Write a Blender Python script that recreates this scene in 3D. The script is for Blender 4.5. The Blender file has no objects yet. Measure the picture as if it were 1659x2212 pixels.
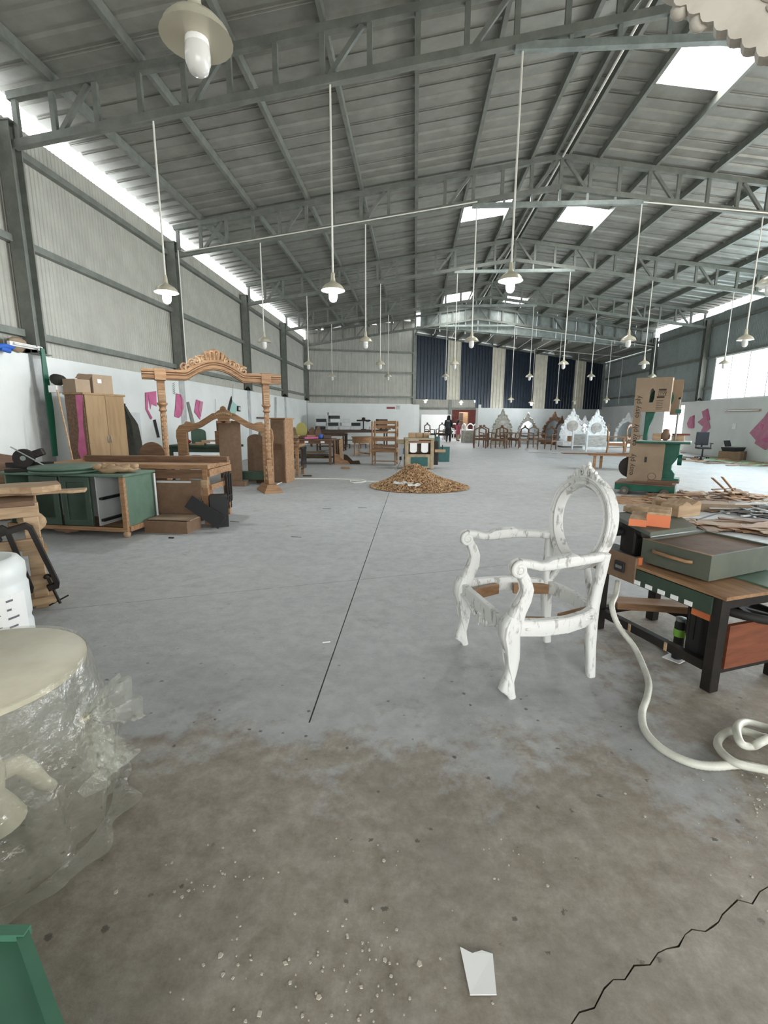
import bpy, math, random
from mathutils import Vector, Matrix, noise
from mathutils.geometry import tessellate_polygon
R = math.radians
rnd = random.Random(7)
sc = bpy.context.scene
col = sc.collection
# ------------------------------------------------------------------ camera
H = 1.4
YAW, PITCH, ROLL = R(3.595), R(11.145), R(.3)
FPX, CX, CY = 1022.0, 829.5, 1106.0
_f = Vector((-math.sin(YAW)*math.cos(PITCH), math.cos(YAW)*math.cos(PITCH), -math.sin(PITCH)))
_r0 = Vector((math.cos(YAW), math.sin(YAW), 0)); _u0 = _r0.cross(_f)
_r = _r0*math.cos(ROLL) + _u0*math.sin(ROLL); _u = -_r0*math.sin(ROLL) + _u0*math.cos(ROLL)
cam = bpy.data.objects.new('camera', bpy.data.cameras.new('camera')); col.objects.link(cam)
m3 = Matrix((_r, _u, -_f)).transposed()
cam.matrix_world = Matrix.Translation((0, 0, H)) @ m3.to_4x4()
cam.data.sensor_fit = 'VERTICAL'; cam.data.sensor_height = 24.0
cam.data.lens = FPX/2212*24.0; cam.data.clip_start = .02; cam.data.clip_end = 300
sc.camera = cam
# pixel helpers: a ray met with the ground / a wall / a depth
def ray(px, py): return _f + _r*((px-CX)/FPX) - _u*((py-CY)/FPX)
def G(px, py, z=0.0):
    d = ray(px, py); t = (z-H)/d.z; return Vector((d.x*t, d.y*t, z))
def PY(px, py, y):
    d = ray(px, py); t = y/d.y; return Vector((d.x*t, y, H+d.z*t))
def PX(px, py, x):
    d = ray(px, py); t = x/d.x; return Vector((x, d.y*t, H+d.z*t))
# ------------------------------------------------------------------ world and daylight
w = bpy.data.worlds.new('sky'); sc.world = w; w.use_nodes = True
bg = w.node_tree.nodes['Background']; bg.inputs[0].default_value = (.93, .97, 1.0, 1); bg.inputs[1].default_value = 2.6
vs = sc.view_settings; vs.view_transform = 'Standard'; vs.look = 'None'; vs.gamma = 1; vs.use_curve_mapping = False
vs.exposure = 0.66
sc.cycles.max_bounces = 8; sc.cycles.diffuse_bounces = 3; sc.cycles.glossy_bounces = 2; sc.cycles.transmission_bounces = 4
def area(name, loc, rot, sx, sy, power, colr=(1, 1, 1)):
    l = bpy.data.lights.new(name, 'AREA'); l.shape = 'RECTANGLE'; l.size = sx; l.size_y = sy; l.energy = power; l.color = colr
    o = bpy.data.objects.new(name, l); col.objects.link(o); o.location = loc; o.rotation_euler = rot; return o
# daylight entering at the building's own openings; the further room gets an added fill
area('daylight_shutter', (11.9, 8.0, 1.9), (0, R(90), 0), 3.6, 9.0, 520, (1, .985, .95))
area('daylight_window_band', (12.4, 16.6, 3.05), (0, R(90), 0), 1.7, 8.2, 420, (1, .99, .97))
area('daylight_side_door', (12.4, 23.25, 1.1), (0, R(90), 0), 2.0, 1.6, 110, (.97, .99, 1))
area('daylight_front_door', (3.0, -4.9, 2.0), (R(90), 0, 0), 7.0, 3.6, 190, (1, .985, .94))
for x, y in ((4.55, 9.2), (1.85, 14.6), (4.6, 14.9), (1.95, 24.3), (4.75, 24.6)):
    area('daylight_roof_light', (x, y, 7.5-.1425*abs(x-3.1)), (0, 0, 0), 1.3, 1.2, 90, (1, .99, .96))
area('fill_back_room', (3.0, 33.0, 4.2), (0, 0, 0), 5.0, 4.0, 150, (1, .99, .97))  # added fill lamp hung below the closed far ceiling, not at any opening
# ------------------------------------------------------------------ materials
def lin(h):
    h = h.lstrip('#'); o = []
    for i in (0, 2, 4):
        c = int(h[i:i+2], 16)/255; o.append(c/12.92 if c <= .04045 else ((c+.055)/1.055)**2.4)
    return o
MATS = {}
def mat(name, hexc, rough=.6, metal=0.0, hex2=None, scale=6.0, stretch=(1, 1, 1), bump=0.0, detail=4.0, lo=.38, hi=.62, rand=.0, world=False, spec=.5, coat=0.0, trans=0.0, emit=0.0, alpha=1.0):
    m = bpy.data.materials.new(name); m.use_nodes = True; MATS[name] = m
    nt = m.node_tree; N = nt.nodes; L = nt.links; b = N['Principled BSDF']
    c = lin(hexc); b.inputs['Roughness'].default_value = rough; b.inputs['Metallic'].default_value = metal
    b.inputs['Specular IOR Level'].default_value = spec; b.inputs['Base Color'].default_value = (*c, 1)
    if coat: b.inputs['Coat Weight'].default_value = coat
    if trans: b.inputs['Transmission Weight'].default_value = trans
    if alpha < 1: b.inputs['Alpha'].default_value = alpha
    if emit:
        b.inputs['Emission Color'].default_value = (*c, 1); b.inputs['Emission Strength'].default_value = emit
    if hex2 or bump:
        if world:
            tc = N.new('ShaderNodeNewGeometry'); src = tc.outputs['Position']
        else:
            tc = N.new('ShaderNodeTexCoord'); src = tc.outputs['Object']
        mp = N.new('ShaderNodeMapping'); mp.inputs['Scale'].default_value = stretch; L.new(src, mp.inputs[0])
        nz = N.new('ShaderNodeTexNoise'); nz.inputs['Scale'].default_value = scale; nz.inputs['Detail'].default_value = detail
        nz.inputs['Roughness'].default_value = .62; L.new(mp.outputs[0], nz.inputs['Vector'])
        if hex2:
            rp = N.new('ShaderNodeValToRGB'); e = rp.color_ramp.elements
            e[0].position = lo; e[0].color = (*lin(hex2), 1); e[1].position = hi; e[1].color = (*c, 1)
            L.new(nz.outputs['Fac'], rp.inputs[0]); outc = rp.outputs[0]
            if rand:
                oi = N.new('ShaderNodeObjectInfo'); mr = N.new('ShaderNodeMapRange')
                mr.inputs['To Min'].default_value = 1-rand; mr.inputs['To Max'].default_value = 1+rand; L.new(oi.outputs['Random'], mr.inputs[0])
                hs = N.new('ShaderNodeHueSaturation'); L.new(mr.outputs[0], hs.inputs['Value']); L.new(outc, hs.inputs['Color']); outc = hs.outputs[0]
            L.new(outc, b.inputs['Base Color'])
        if bump:
            bp = N.new('ShaderNodeBump'); bp.inputs['Strength'].default_value = bump; bp.inputs['Distance'].default_value = .01
            L.new(nz.outputs['Fac'], bp.inputs['Height']); L.new(bp.outputs[0], b.inputs['Normal'])
    return m
mat('steel_grey', '#7b7f77', .5, .1, '#6c7069', 5, bump=.05)
mat('steel_light', '#9aa39f', .4, .3, '#868e8a', 5)
mat('roof_sheet', '#97978f', .42, .4, '#8a8a82', 3, rand=.04)
mat('wall_sheet', '#b2b1a7', .5, .05, '#a8a79d', 3, rand=.03)
mat('wall_sheet_cool', '#9ba4a2', .5, .05, '#909997', 3, rand=.03)
mat('navy_sheet', '#1f2a38', .35, .1, '#18222e', 3, rand=.05)
mat('cream_sheet', '#d6d0be', .5, 0, '#c9c3b2', 3)
mat('plaster', '#dcdedb', .8, 0, '#d4d7d4', 1.2, bump=.05, world=True)
mat('plaster_band', '#b9bab8', .85, 0, '#a5a7a6', 4, bump=.1, world=True)
mat('pvc', '#e4e2d8', .4)
mat('chrome_cap', '#c9c3ae', .3, .2)
mat('shade_in', '#55554f', .08, .95)
mat('bulb_off', '#d9d8d3', .2)
mat('bulb_on', '#eef6ff', .3, emit=60)
mat('rubber', '#1a1917', .75)
mat('iron', '#211f1d', .55, .4, '#2f2925', 9, bump=.1)
mat('wood_raw', '#a07c5a', .62, 0, '#826042', 3, (1, 9, 9), .12, rand=.06)
mat('wood_pale', '#b79c7c', .65, 0, '#9c8061', 3, (1, 9, 9), .1, rand=.06)
mat('wood_brown', '#74563f', .6, 0, '#5a412d', 3, (1, 8, 8), .12, rand=.07)
mat('wood_dark', '#4c3728', .6, 0, '#3a281c', 3, (1, 8, 8), .1, rand=.08)
mat('ply', '#8d7250', .55, 0, '#7e6442', 2, (6, 6, .8), .05)
mat('mdf', '#79604b', .7, 0, '#6f5742', 14)
mat('cardboard', '#95816b', .75, 0, '#8b7762', 3, bump=.05)
mat('cardboard_print', '#332a22', .8)
mat('green_paint', '#5b7363', .5, 0, '#4f6656', 4)
mat('green_dark', '#36493b', .5, 0, '#2d3e31', 4)
mat('green_mach', '#125b48', .38, 0, '#0d4a3a', 5)
mat('teal_mach', '#0e5654', .4, 0, '#0a4846', 5)
mat('cream_mach', '#a7977a', .5, 0, '#8f7f62', 6)
mat('white_board', '#c8cac9', .6, 0, '#bfc1c0', 4)
mat('pink', '#c26a90', .75, 0, '#b45c82', 5)
mat('pink_pale', '#bd8096', .75, 0, '#b3748b', 5)
mat('tarp_green', '#12563f', .5)
mat('cloth_dark', '#35342c', .85, 0, '#26251f', 7, bump=.3)
mat('black', '#1b1b1d', .6)
mat('paint_white', '#f0f0ee', .5)
mat('sawdust', '#a5825f', .95, 0, '#836348', 16, bump=.8, rand=.1)
mat('shaving', '#c0a07c', .9, 0, '#96754f', 12, rand=.15)
mat('concrete_out', '#c9c9c4', .8)
mat('skin', '#8a5f48', .55)
mat('hair', '#14110f', .6)
mat('red_wall', '#6d322b', .7, 0, '#5a2721', 6)
mat('glass', '#dfe8ea', .05, trans=1.0)
# ------------------------------------------------------------------ mesh builder
class MB:
    def __init__(s): s.v = []; s.f = []
    def add(s, vs_, fs):
        n = len(s.v); s.v += [Vector(p) for p in vs_]; s.f += [tuple(i+n for i in q) for q in fs]; return s
    def box(s, x0, y0, z0, x1, y1, z1):
        return s.add([(x0,y0,z0),(x1,y0,z0),(x1,y1,z0),(x0,y1,z0),(x0,y0,z1),(x1,y0,z1),(x1,y1,z1),(x0,y1,z1)],
                     [(0,3,2,1),(4,5,6,7),(0,1,5,4),(1,2,6,5),(2,3,7,6),(3,0,4,7)])
    def cbox(s, c, d, rz=0, rx=0, ry=0):
        c = Vector(c); m = Matrix.Rotation(rz, 3, 'Z') @ Matrix.Rotation(ry, 3, 'Y') @ Matrix.Rotation(rx, 3, 'X'); n = len(s.v)
        s.box(-d[0]/2, -d[1]/2, -d[2]/2, d[0]/2, d[1]/2, d[2]/2)
        for i in range(n, len(s.v)): s.v[i] = m @ s.v[i] + c
        return s
    def frustum(s, x0, y0, x1, y1, z0, X0, Y0, X1, Y1, z1):
        return s.add([(x0,y0,z0),(x1,y0,z0),(x1,y1,z0),(x0,y1,z0),(X0,Y0,z1),(X1,Y0,z1),(X1,Y1,z1),(X0,Y1,z1)],
                     [(0,3,2,1),(4,5,6,7),(0,1,5,4),(1,2,6,5),(2,3,7,6),(3,0,4,7)])
    def bar(s, p, q, a, b=None, up=(0, 0, 1)):
        p = Vector(p); q = Vector(q); b = b or a; d = (q-p).normalized(); up = Vector(up)
        if abs(d.dot(up)) > .98: up = Vector((0, 1, 0))
        x = d.cross(up).normalized()*a/2; y = x.cross(d).normalized()*b/2
        return s.add([p-x-y, p+x-y, p+x+y, p-x+y, q-x-y, q+x-y, q+x+y, q-x+y], [(0,1,2,3),(7,6,5,4),(4,5,1,0),(5,6,2,1),(6,7,3,2),(7,4,0,3)])
    def tube(s, pts, r, n=8, closed=False, flat=1.0):
        pts = [Vector(p) for p in pts]; k = len(pts); rr = r if isinstance(r, (list, tuple)) else [r]*k
        base = len(s.v); prev = None
        for i, p in enumerate(pts):
            d = (pts[(i+1) % k]-pts[i-1]) if closed else (pts[min(i+1, k-1)]-pts[max(i-1, 0)])
            d = d.normalized() if d.length > 1e-9 else Vector((0, 0, 1))
            if prev is None:
                a = Vector((0, 0, 1)) if abs(d.z) < .9 else Vector((1, 0, 0)); x = (a - d*a.dot(d)).normalized()
            else:
                x = (prev - d*prev.dot(d)); x = x.normalized() if x.length > 1e-6 else prev
            prev = x; y = d.cross(x)
            for j in range(n):
                t = 2*math.pi*j/n; s.v.append(p + x*(math.cos(t)*rr[i]) + y*(math.sin(t)*rr[i]*flat))
        m = k if closed else k-1
        for i in range(m):
            a = base+i*n; b = base+((i+1) % k)*n
            for j in range(n): s.f.append((a+j, a+(j+1) % n, b+(j+1) % n, b+j))
        if not closed:
            s.f.append(tuple(base+j for j in range(n))[::-1]); s.f.append(tuple(base+(k-1)*n+j for j in range(n)))
        return s
    def lathe(s, prof, n=16, c=(0, 0, 0), sx=1, sy=1):
        c = Vector(c); base = len(s.v); k = len(prof)
        for r, z in prof:
            for j in range(n):
                t = 2*math.pi*j/n; s.v.append(c+Vector((math.cos(t)*r*sx, math.sin(t)*r*sy, z)))
        for i in range(k-1):
            a = base+i*n; b = a+n
            for j in range(n): s.f.append((a+j, a+(j+1) % n, b+(j+1) % n, b+j))
        if prof[0][0] > 1e-4: s.f.append(tuple(base+j for j in range(n))[::-1])
        if prof[-1][0] > 1e-4: s.f.append(tuple(base+(k-1)*n+j for j in range(n)))
        return s
    def prism(s, rings, t0, t1, plane='xz'):
        # rings: outline then holes, 2-D; extruded from t0 to t1 along the third axis
        if not isinstance(rings[0][0], (list, tuple)): rings = [rings]
        P = (lambda a, b, t: Vector((a, t, b))) if plane == 'xz' else ((lambda a, b, t: Vector((a, b, t))) if plane == 'xy' else (lambda a, b, t: Vector((t, a, b))))
        flat = [p for r_ in rings for p in r_]; n = len(flat); base = len(s.v)
        tri = tessellate_polygon([[Vector((a, b, 0)) for a, b in r_] for r_ in rings])
        for t in (t0, t1): s.v += [P(a, b, t) for a, b in flat]
        for t in tri: s.f.append(tuple(base+i for i in t)); s.f.append(tuple(base+n+i for i in reversed(t)))
        o = 0
        for r_ in rings:
            k = len(r_)
            for i in range(k):
                a, b = base+o+i, base+o+(i+1) % k; s.f.append((a, b, b+n, a+n))
            o += k
        return s
    def ball(s, c, r, n=10, m=6, sc_=(1, 1, 1)):
        prof = [(max(1e-5, math.sin(math.pi*i/m))*r, -math.cos(math.pi*i/m)*r*sc_[2]) for i in range(m+1)]
        return s.lathe(prof, n, c, sc_[0], sc_[1])
    def jitter(s, amp, freq, seed=0):
        for i, p in enumerate(s.v): s.v[i] = p + Vector(noise.noise_vector(p*freq+Vector((seed*3.1, seed*1.7, 0))))*amp
        return s
    def build(s, name, m, parent=None, smooth=False, bevel=0, loc=None, rot=None, seg=1):
        me = bpy.data.meshes.new(name); me.from_pydata([tuple(p) for p in s.v], [], s.f); me.validate()
        import bmesh
        bm = bmesh.new(); bm.from_mesh(me); bmesh.ops.recalc_face_normals(bm, faces=bm.faces); bm.to_mesh(me); bm.free()
        o = bpy.data.objects.new(name, me); col.objects.link(o)
        for mm in (m if isinstance(m, (list, tuple)) else [m]): me.materials.append(MATS[mm] if isinstance(mm, str) else mm)
        if smooth:
            for p in me.polygons: p.use_smooth = True
            if hasattr(me, 'set_sharp_from_angle'): me.set_sharp_from_angle(angle=R(50))
        if parent is not None: o.parent = parent
        if loc is not None: o.location = loc
        if rot is not None: o.rotation_euler = rot
        if bevel:
            b = o.modifiers.new('b', 'BEVEL'); b.width = bevel; b.segments = seg; b.limit_method = 'ANGLE'; b.angle_limit = R(40)
        return o
def thing(name, label, cat, loc=(0, 0, 0), rz=0, group=None, rot=None):
    o = bpy.data.objects.new(name, None); col.objects.link(o); o.location = loc
    o.rotation_euler = rot if rot else (0, 0, rz); o.empty_display_size = .1
    o['label'] = label; o['category'] = cat
    if group: o['group'] = group
    return o
def tag(o, label, cat, group=None, kind=None):
    o['label'] = label; o['category'] = cat
    if group: o['group'] = group
    if kind: o['kind'] = kind
    return o
def struct(o): o['kind'] = 'structure'; return o
def share(src, parent, loc=None, rot=None, scale=None, name=None):
    o = src.copy(); col.objects.link(o); o.parent = parent
    if loc is not None: o.location = loc
    if rot is not None: o.rotation_euler = rot
    if scale is not None: o.scale = scale
    if name: o.name = name
    return o
def dup(root, loc, rz, label=None, group=None):
    r_ = root.copy(); col.objects.link(r_); r_.location = loc; r_.rotation_euler = (0, 0, rz)
    if label: r_['label'] = label
    if group: r_['group'] = group
    for ch in list(root.children):
        c_ = ch.copy(); col.objects.link(c_); c_.parent = r_
        for g in ch.children:
            d_ = g.copy(); col.objects.link(d_); d_.parent = c_
    return r_
def ribbed(o, u, v, n, wid, pitch, h):
    # corrugated sheet: o corner, u across the ribs (unit), v along them (full length vector), n normal (unit)
    o = Vector(o); u = Vector(u); v = Vector(v); n = Vector(n); prof = []; k = max(1, round(wid/pitch)); p = wid/k
    for i in range(k): prof += [(i*p, 0), (i*p+.62*p, 0), (i*p+.72*p, h), (i*p+.9*p, h)]
    prof.append((wid, 0)); mb = MB(); m = len(prof)
    mb.v = [o+u*a+n*b for a, b in prof] + [o+v+u*a+n*b for a, b in prof]
    mb.f = [(i, i+1, m+i+1, m+i) for i in range(m-1)]
    return mb
# ------------------------------------------------------------------ the shell
XR, XL, XW, SL = 3.1, -5.8, 12.0, .1425
TR = [2.4, 7.2, 11.8, 16.65, 21.4, 25.75]
def ztop(x): return 7.05 - SL*abs(x-XR)          # top chord
def zroof(x): return 7.19 - SL*abs(x-XR)         # sheet underside
YB = -5.0
EA, EB, EC = Vector((-5.8, 25.85, 0)), Vector((-.05, 27.4, 0)), Vector((12.0, 32.0, 0))
# floor: slabs with open joints over a dark bed, one broken across
mfl = bpy.data.materials.new('concrete_floor'); mfl.use_nodes = True; MATS['floor'] = mfl
nt = mfl.node_tree; N = nt.nodes; L = nt.links; b = N['Principled BSDF']
geo = N.new('ShaderNodeNewGeometry')
def nz(scale, detail=5, rough=.6):
    n_ = N.new('ShaderNodeTexNoise'); n_.inputs['Scale'].default_value = scale; n_.inputs['Detail'].default_value = detail; n_.inputs['Roughness'].default_value = rough
    L.new(geo.outputs['Position'], n_.inputs['Vector']); return n_
def ramp(src, stops):
    r_ = N.new('ShaderNodeValToRGB'); e = r_.color_ramp.elements
    while len(e) < len(stops): e.new(.5)
    for i, (p, c) in enumerate(stops):
        e[i].position = p; e[i].color = (*lin(c), 1) if isinstance(c, str) else (c, c, c, 1)
    L.new(src, r_.inputs[0]); return r_
def mix(fac, a, b_):
    m_ = N.new('ShaderNodeMix'); m_.data_type = 'RGBA'; L.new(fac, m_.inputs[0]); L.new(a, m_.inputs[6]); L.new(b_, m_.inputs[7]); return m_.outputs[2]
def math_(op, a, b_=None, v=None):
    m_ = N.new('ShaderNodeMath'); m_.operation = op; L.new(a, m_.inputs[0])
    if b_ is not None: L.new(b_, m_.inputs[1])
    elif v is not None: m_.inputs[1].default_value = v
    m_.use_clamp = op in ('MULTIPLY', 'SUBTRACT', 'ADD'); return m_.outputs[0]
base = ramp(nz(.9, 6).outputs['Fac'], [(.3, '#a2a3a1'), (.7, '#b7b8b6')])
fine = ramp(nz(9, 8, .75).outputs['Fac'], [(.35, '#8f9090'), (.6, '#b4b5b5')])
N_c = N.new('ShaderNodeMix'); N_c.data_type = 'RGBA'; N_c.inputs[0].default_value = .5
L.new(base.outputs[0], N_c.inputs[6]); L.new(fine.outputs[0], N_c.inputs[7])
# trodden earth brought in near the entrance: brown, with its own ragged outline
sep = N.new('ShaderNodeSeparateXYZ'); L.new(geo.outputs['Position'], sep.inputs[0])
mrY = N.new('ShaderNodeMapRange'); mrY.inputs['From Min'].default_value = 2.3; mrY.inputs['From Max'].default_value = .7; L.new(sep.outputs['Y'], mrY.inputs[0])
mrX = N.new('ShaderNodeMapRange'); mrX.inputs['From Min'].default_value = .9; mrX.inputs['From Max'].default_value = 2.0; L.new(sep.outputs['X'], mrX.inputs[0])
mrY2 = N.new('ShaderNodeMapRange'); mrY2.inputs['From Min'].default_value = 4.2; mrY2.inputs['From Max'].default_value = 3.0; L.new(sep.outputs['Y'], mrY2.inputs[0])
reg = math_('MAXIMUM', mrY.outputs[0], math_('MULTIPLY', mrX.outputs[0], mrY2.outputs[0]))
ragged = math_('ADD', math_('MULTIPLY', nz(2.2, 7, .7).outputs['Fac'], v=.9), math_('MULTIPLY', nz(11, 6, .7).outputs['Fac'], v=.35))
dirt = math_('SUBTRACT', math_('ADD', math_('MULTIPLY', reg, v=.54), math_('SUBTRACT', ragged, v=.28)), v=.42)
dirtm = ramp(dirt, [(.03, 0.0), (.15, 1.0)])
dcol = ramp(nz(9, 10, .8).outputs['Fac'], [(.32, '#776e61'), (.5, '#948b7e'), (.68, '#aba498')])
# grey damp patches
damp = ramp(nz(1.1, 6, .65).outputs['Fac'], [(.5, 0.0), (.66, .55)])
dregY = N.new('ShaderNodeMapRange'); dregY.inputs['From Min'].default_value = 3.2; dregY.inputs['From Max'].default_value = 2.0; L.new(sep.outputs['Y'], dregY.inputs[0])
dampc = N.new('ShaderNodeRGB'); dampc.outputs[0].default_value = (*lin('#77736f'), 1)
c1 = mix(dirtm.outputs[0], N_c.outputs[2], dcol.outputs[0])
c2 = mix(math_('MULTIPLY', damp.outputs[0], dregY.outputs[0]), c1, dampc.outputs[0])
# small dark spatters
vo = N.new('ShaderNodeTexVoronoi'); vo.inputs['Scale'].default_value = 11.0; L.new(geo.outputs['Position'], vo.inputs['Vector'])
wob = math_('ADD', vo.outputs['Distance'], math_('MULTIPLY', nz(34, 6, .8).outputs['Fac'], v=.62))
sel = ramp(vo.outputs['Color'], [(.36, 0.0), (.37, 1.0)])
spot = math_('MULTIPLY', ramp(wob, [(.37, 1.0), (.41, 0.0)]).outputs[0], sel.outputs[0])
spotc = N.new('ShaderNodeRGB'); spotc.outputs[0].default_value = (*lin('#5f594f'), 1)
c3 = mix(math_('MULTIPLY', spot, dregY.outputs[0]), c2, spotc.outputs[0])
L.new(c3, b.inputs['Base Color'])
rr = ramp(nz(3, 5).outputs['Fac'], [(.35, .48), (.65, .66)]); L.new(rr.outputs[0], b.inputs['Roughness'])
bp = N.new('ShaderNodeBump'); bp.inputs['Strength'].default_value = .4; bp.inputs['Distance'].default_value = .012
L.new(nz(22, 10, .8).outputs['Fac'], bp.inputs['Height']); L.new(bp.outputs[0], b.inputs['Normal'])
mat('joint_dark', '#5a564f', .9)
floor = struct(MB().box(-6.2, -5.2, -.06, 12.2, 42, -.025).build('floor', 'joint_dark'))
def slab(poly): return MB().prism(poly, -.024, 0.0, 'xy').build('slab', 'floor', floor)
g = .004
def jy(x): return 3.085 + (x+2.767)*(4.344-3.085)/3.248          # the cut joint that runs slightly askew
crack = [(12.1, 3.05), (3.2, 1.95), (1.8, 1.52), (1.105, 1.273), (1.068, 1.256), (1.02, 1.215), (.985, 1.225), (.911, 1.177), (.888, 1.155), (.865, 1.142), (.835, 1.125), (.80, 1.13), (.773, 1.112), (.74, 1.082), (.703, 1.072), (.675, 1.062), (.64, 1.03), (.598, 1.026), (.56, .992), (.53, .99), (.499, .968), (.46, .925), (.42, .915), (.30, .80), (.12, .62), (-.2, .4), (-.47, .2)]
up = [(x, y+.0005+.0025*abs(math.sin(i*2.3))) for i, (x, y) in enumerate(crack)]
dn = [(x, y-.0005-.003*abs(math.cos(i*1.7))) for i, (x, y) in enumerate(crack)]
XJ = -.47
slab([(XJ+g, jy(XJ)-g), (XJ+g, 1.96), (XJ-g, 1.96), (XJ-g, jy(XJ)-g), (-6.1, jy(-6.1)-g), (-6.1, -1.0), (-1.5, -.6)] + up[::-1] + [(12.1, jy(12.1)-g)])
slab([(-6.1, -5.2), (12.1, -5.2)] + dn + [(-1.5, -.61), (-6.1, -1.01)])
ys = [None, 8.9, 13.4, 18.0, 22.6, 27.2, 42.0]
for i in range(len(ys)-1):
    for x0, x1 in ((-6.1, XJ-g), (XJ+g, 5.8-g), (5.8+g, 12.1)):
        a0 = (jy(x0)+g, jy(x1)+g) if ys[i] is None else (ys[i]+g, ys[i]+g)
        slab([(x0, a0[0]), (x1, a0[1]), (x1, ys[i+1]-g), (x0, ys[i+1]-g)])
struct(MB().box(12.25, -12, -.1, 40, 60, -.04).build('ground_outside', 'concrete_out'))
struct(MB().box(-20, -30, -.1, 40, -5.25, -.04).build('ground_outside', 'concrete_out'))
# left wall
HB = 2.33
wl = struct(MB().box(XL-.2, YB, 0, XL, 25.9, HB).build('wall_left', 'plaster'))
for z in (5.2, 3.93, 2.63):
    MB().box(XL-.13, YB, z-.05, XL-.03, 25.85, z+.05).build('girt', 'steel_grey', wl)
y = YB; sh = None
while y < 25.8:
    if sh is None: sh = ribbed((XL-.14, 0, HB-.02), (0, 1, 0), (0, 0, 5.62-HB), (1, 0, 0), .997, .083, .012).build('wall_sheet', 'wall_sheet', wl, loc=(0, y, 0))
    else: share(sh, wl, (0, y, 0))
    y += 1.0
for t in TR[1:]:
    MB().box(XL, t-.14, 0, XL+.012, t+.14, HB).build('pilaster', 'plaster_band', wl)
# right wall: plastered base with side door and shutter opening, panes over it, sheets
HR = 2.2
wr = struct(MB().box(XW, 24.1, 0, XW+.2, 33.0, HR).box(XW, 12.5, 0, XW+.2, 22.4, HR).box(XW, YB, 0, XW+.2, 3.5, HR).box(XW, 22.4, 2.06, XW+.2, 24.1, HR).build('wall_right', 'plaster'))
for z, y0, y1 in ((5.2, YB, 25.8), (3.93, YB, 32), (2.7, 20.6, 32), (4.9, 25.8, 32)):
    MB().box(XW+.03, y0, z-.05, XW+.13, y1, z+.05).build('girt', 'steel_grey', wr)
s1 = s2 = s3 = None
for k in range(-5, 34):
    if 21 <= k:
        top = 5.65 if k < 26 else 5.0
        if k == 21: s1 = ribbed((XW+.14, 0, HR-.02), (0, 1, 0), (0, 0, 5.65-HR), (-1, 0, 0), .997, .083, .012).build('wall_sheet', 'wall_sheet_cool', wr, loc=(0, k-.3, 0))
        elif k < 26: share(s1, wr, (0, k-.3, 0))
        elif k == 26: s2 = ribbed((XW+.14, 0, HR-.02), (0, 1, 0), (0, 0, 5.05-HR), (-1, 0, 0), .997, .083, .012).build('wall_sheet', 'wall_sheet_cool', wr, loc=(0, k-.3, 0))
        else: share(s2, wr, (0, k-.3, 0))
    else:
        if s3 is None: s3 = ribbed((XW+.14, 0, 3.88), (0, 1, 0), (0, 0, 5.65-3.88), (-1, 0, 0), .997, .083, .012).build('wall_sheet', 'wall_sheet_cool', wr, loc=(0, k-.3, 0))
        else: share(s3, wr, (0, k-.3, 0))
# window band of milky panes
mg = bpy.data.materials.new('milky_pane'); mg.use_nodes = True; MATS['milky'] = mg
n2 = mg.node_tree; n2.nodes.clear(); out = n2.nodes.new('ShaderNodeOutputMaterial'); tl = n2.nodes.new('ShaderNodeBsdfTranslucent'); tp = n2.nodes.new('ShaderNodeBsdfTransparent'); mx = n2.nodes.new('ShaderNodeMixShader')
tl.inputs[0].default_value = (.86, .95, 1, 1); tp.inputs[0].default_value = (.85, .95, 1, 1); mx.inputs[0].default_value = .35
n2.links.new(tp.outputs[0], mx.inputs[1]); n2.links.new(tl.outputs[0], mx.inputs[2]); n2.links.new(mx.outputs[0], out.inputs[0])
win = struct(MB().box(XW+.02, 12.6, HR, XW+.1, 20.65, HR+.05).box(XW+.02, 12.6, 3.84, XW+.1, 20.65, 3.9).build('window_1', 'paint_white'))
for k in range(8):
    MB().box(XW+.05, 12.62+k, HR+.05, XW+.058, 13.57+k, 3.84).build('pane', 'milky', win)
    MB().box(XW+.02, 13.57+k, HR+.05, XW+.09, 13.62+k, 3.84).build('mullion', 'paint_white', win)
# back wall: askew; plain sheets on one part, navy and cream stripes on the other, doorway to a further room
def along(A, B, t): return A + (B-A)*t
bw = struct(MB().build('wall_back', 'plaster')) if False else None
d1 = (EB-EA).normalized(); n1 = Vector((d1.y, -d1.x, 0)); l1 = (EB-EA).length
d2 = (EC-EB).normalized(); n2v = Vector((d2.y, -d2.x, 0)); l2 = (EC-EB).length
def wallbox(mb, A, d, n, s0, s1, z0, z1, t=.2):
    p = [A+d*s0, A+d*s1, A+d*s1-n*t, A+d*s0-n*t]
    return mb.add([(q.x, q.y, z0) for q in p]+[(q.x, q.y, z1) for q in p], [(0,3,2,1),(4,5,6,7),(0,1,5,4),(1,2,6,5),(2,3,7,6),(3,0,4,7)])
mb = MB(); wallbox(mb, EA, d1, n1, 0, l1, 0, 2.22)
DS0, DS1 = .32, 4.05
wallbox(mb, EB, d2, n2v, 0, DS0, 0, 2.2); wallbox(mb, EB, d2, n2v, DS1, DS1+.18, 0, 2.25, .3); wallbox(mb, EB, d2, n2v, DS1+.18, l2, 0, 2.06)
bw = struct(mb.build('wall_back', 'plaster'))
s = 0.0
while s < l1-.02:
    wd = min(.95, l1-s); p = EA+d1*s-n1*.1; x = p.x+d1.x*wd/2
    ribbed((p.x, p.y, 2.2), d1, (0, 0, zroof(x)-2.2), n1, wd+.012, .083, .012).build('wall_sheet', 'wall_sheet', bw); s += .95
for z in (2.6, 3.9, 4.98):
    mb = MB(); wallbox(mb, EA-n1*0+n1*.0, d1, n1, .15, l1-.1, z-.045, z+.045, .07); mb.build('girt', 'steel_grey', bw)
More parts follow.
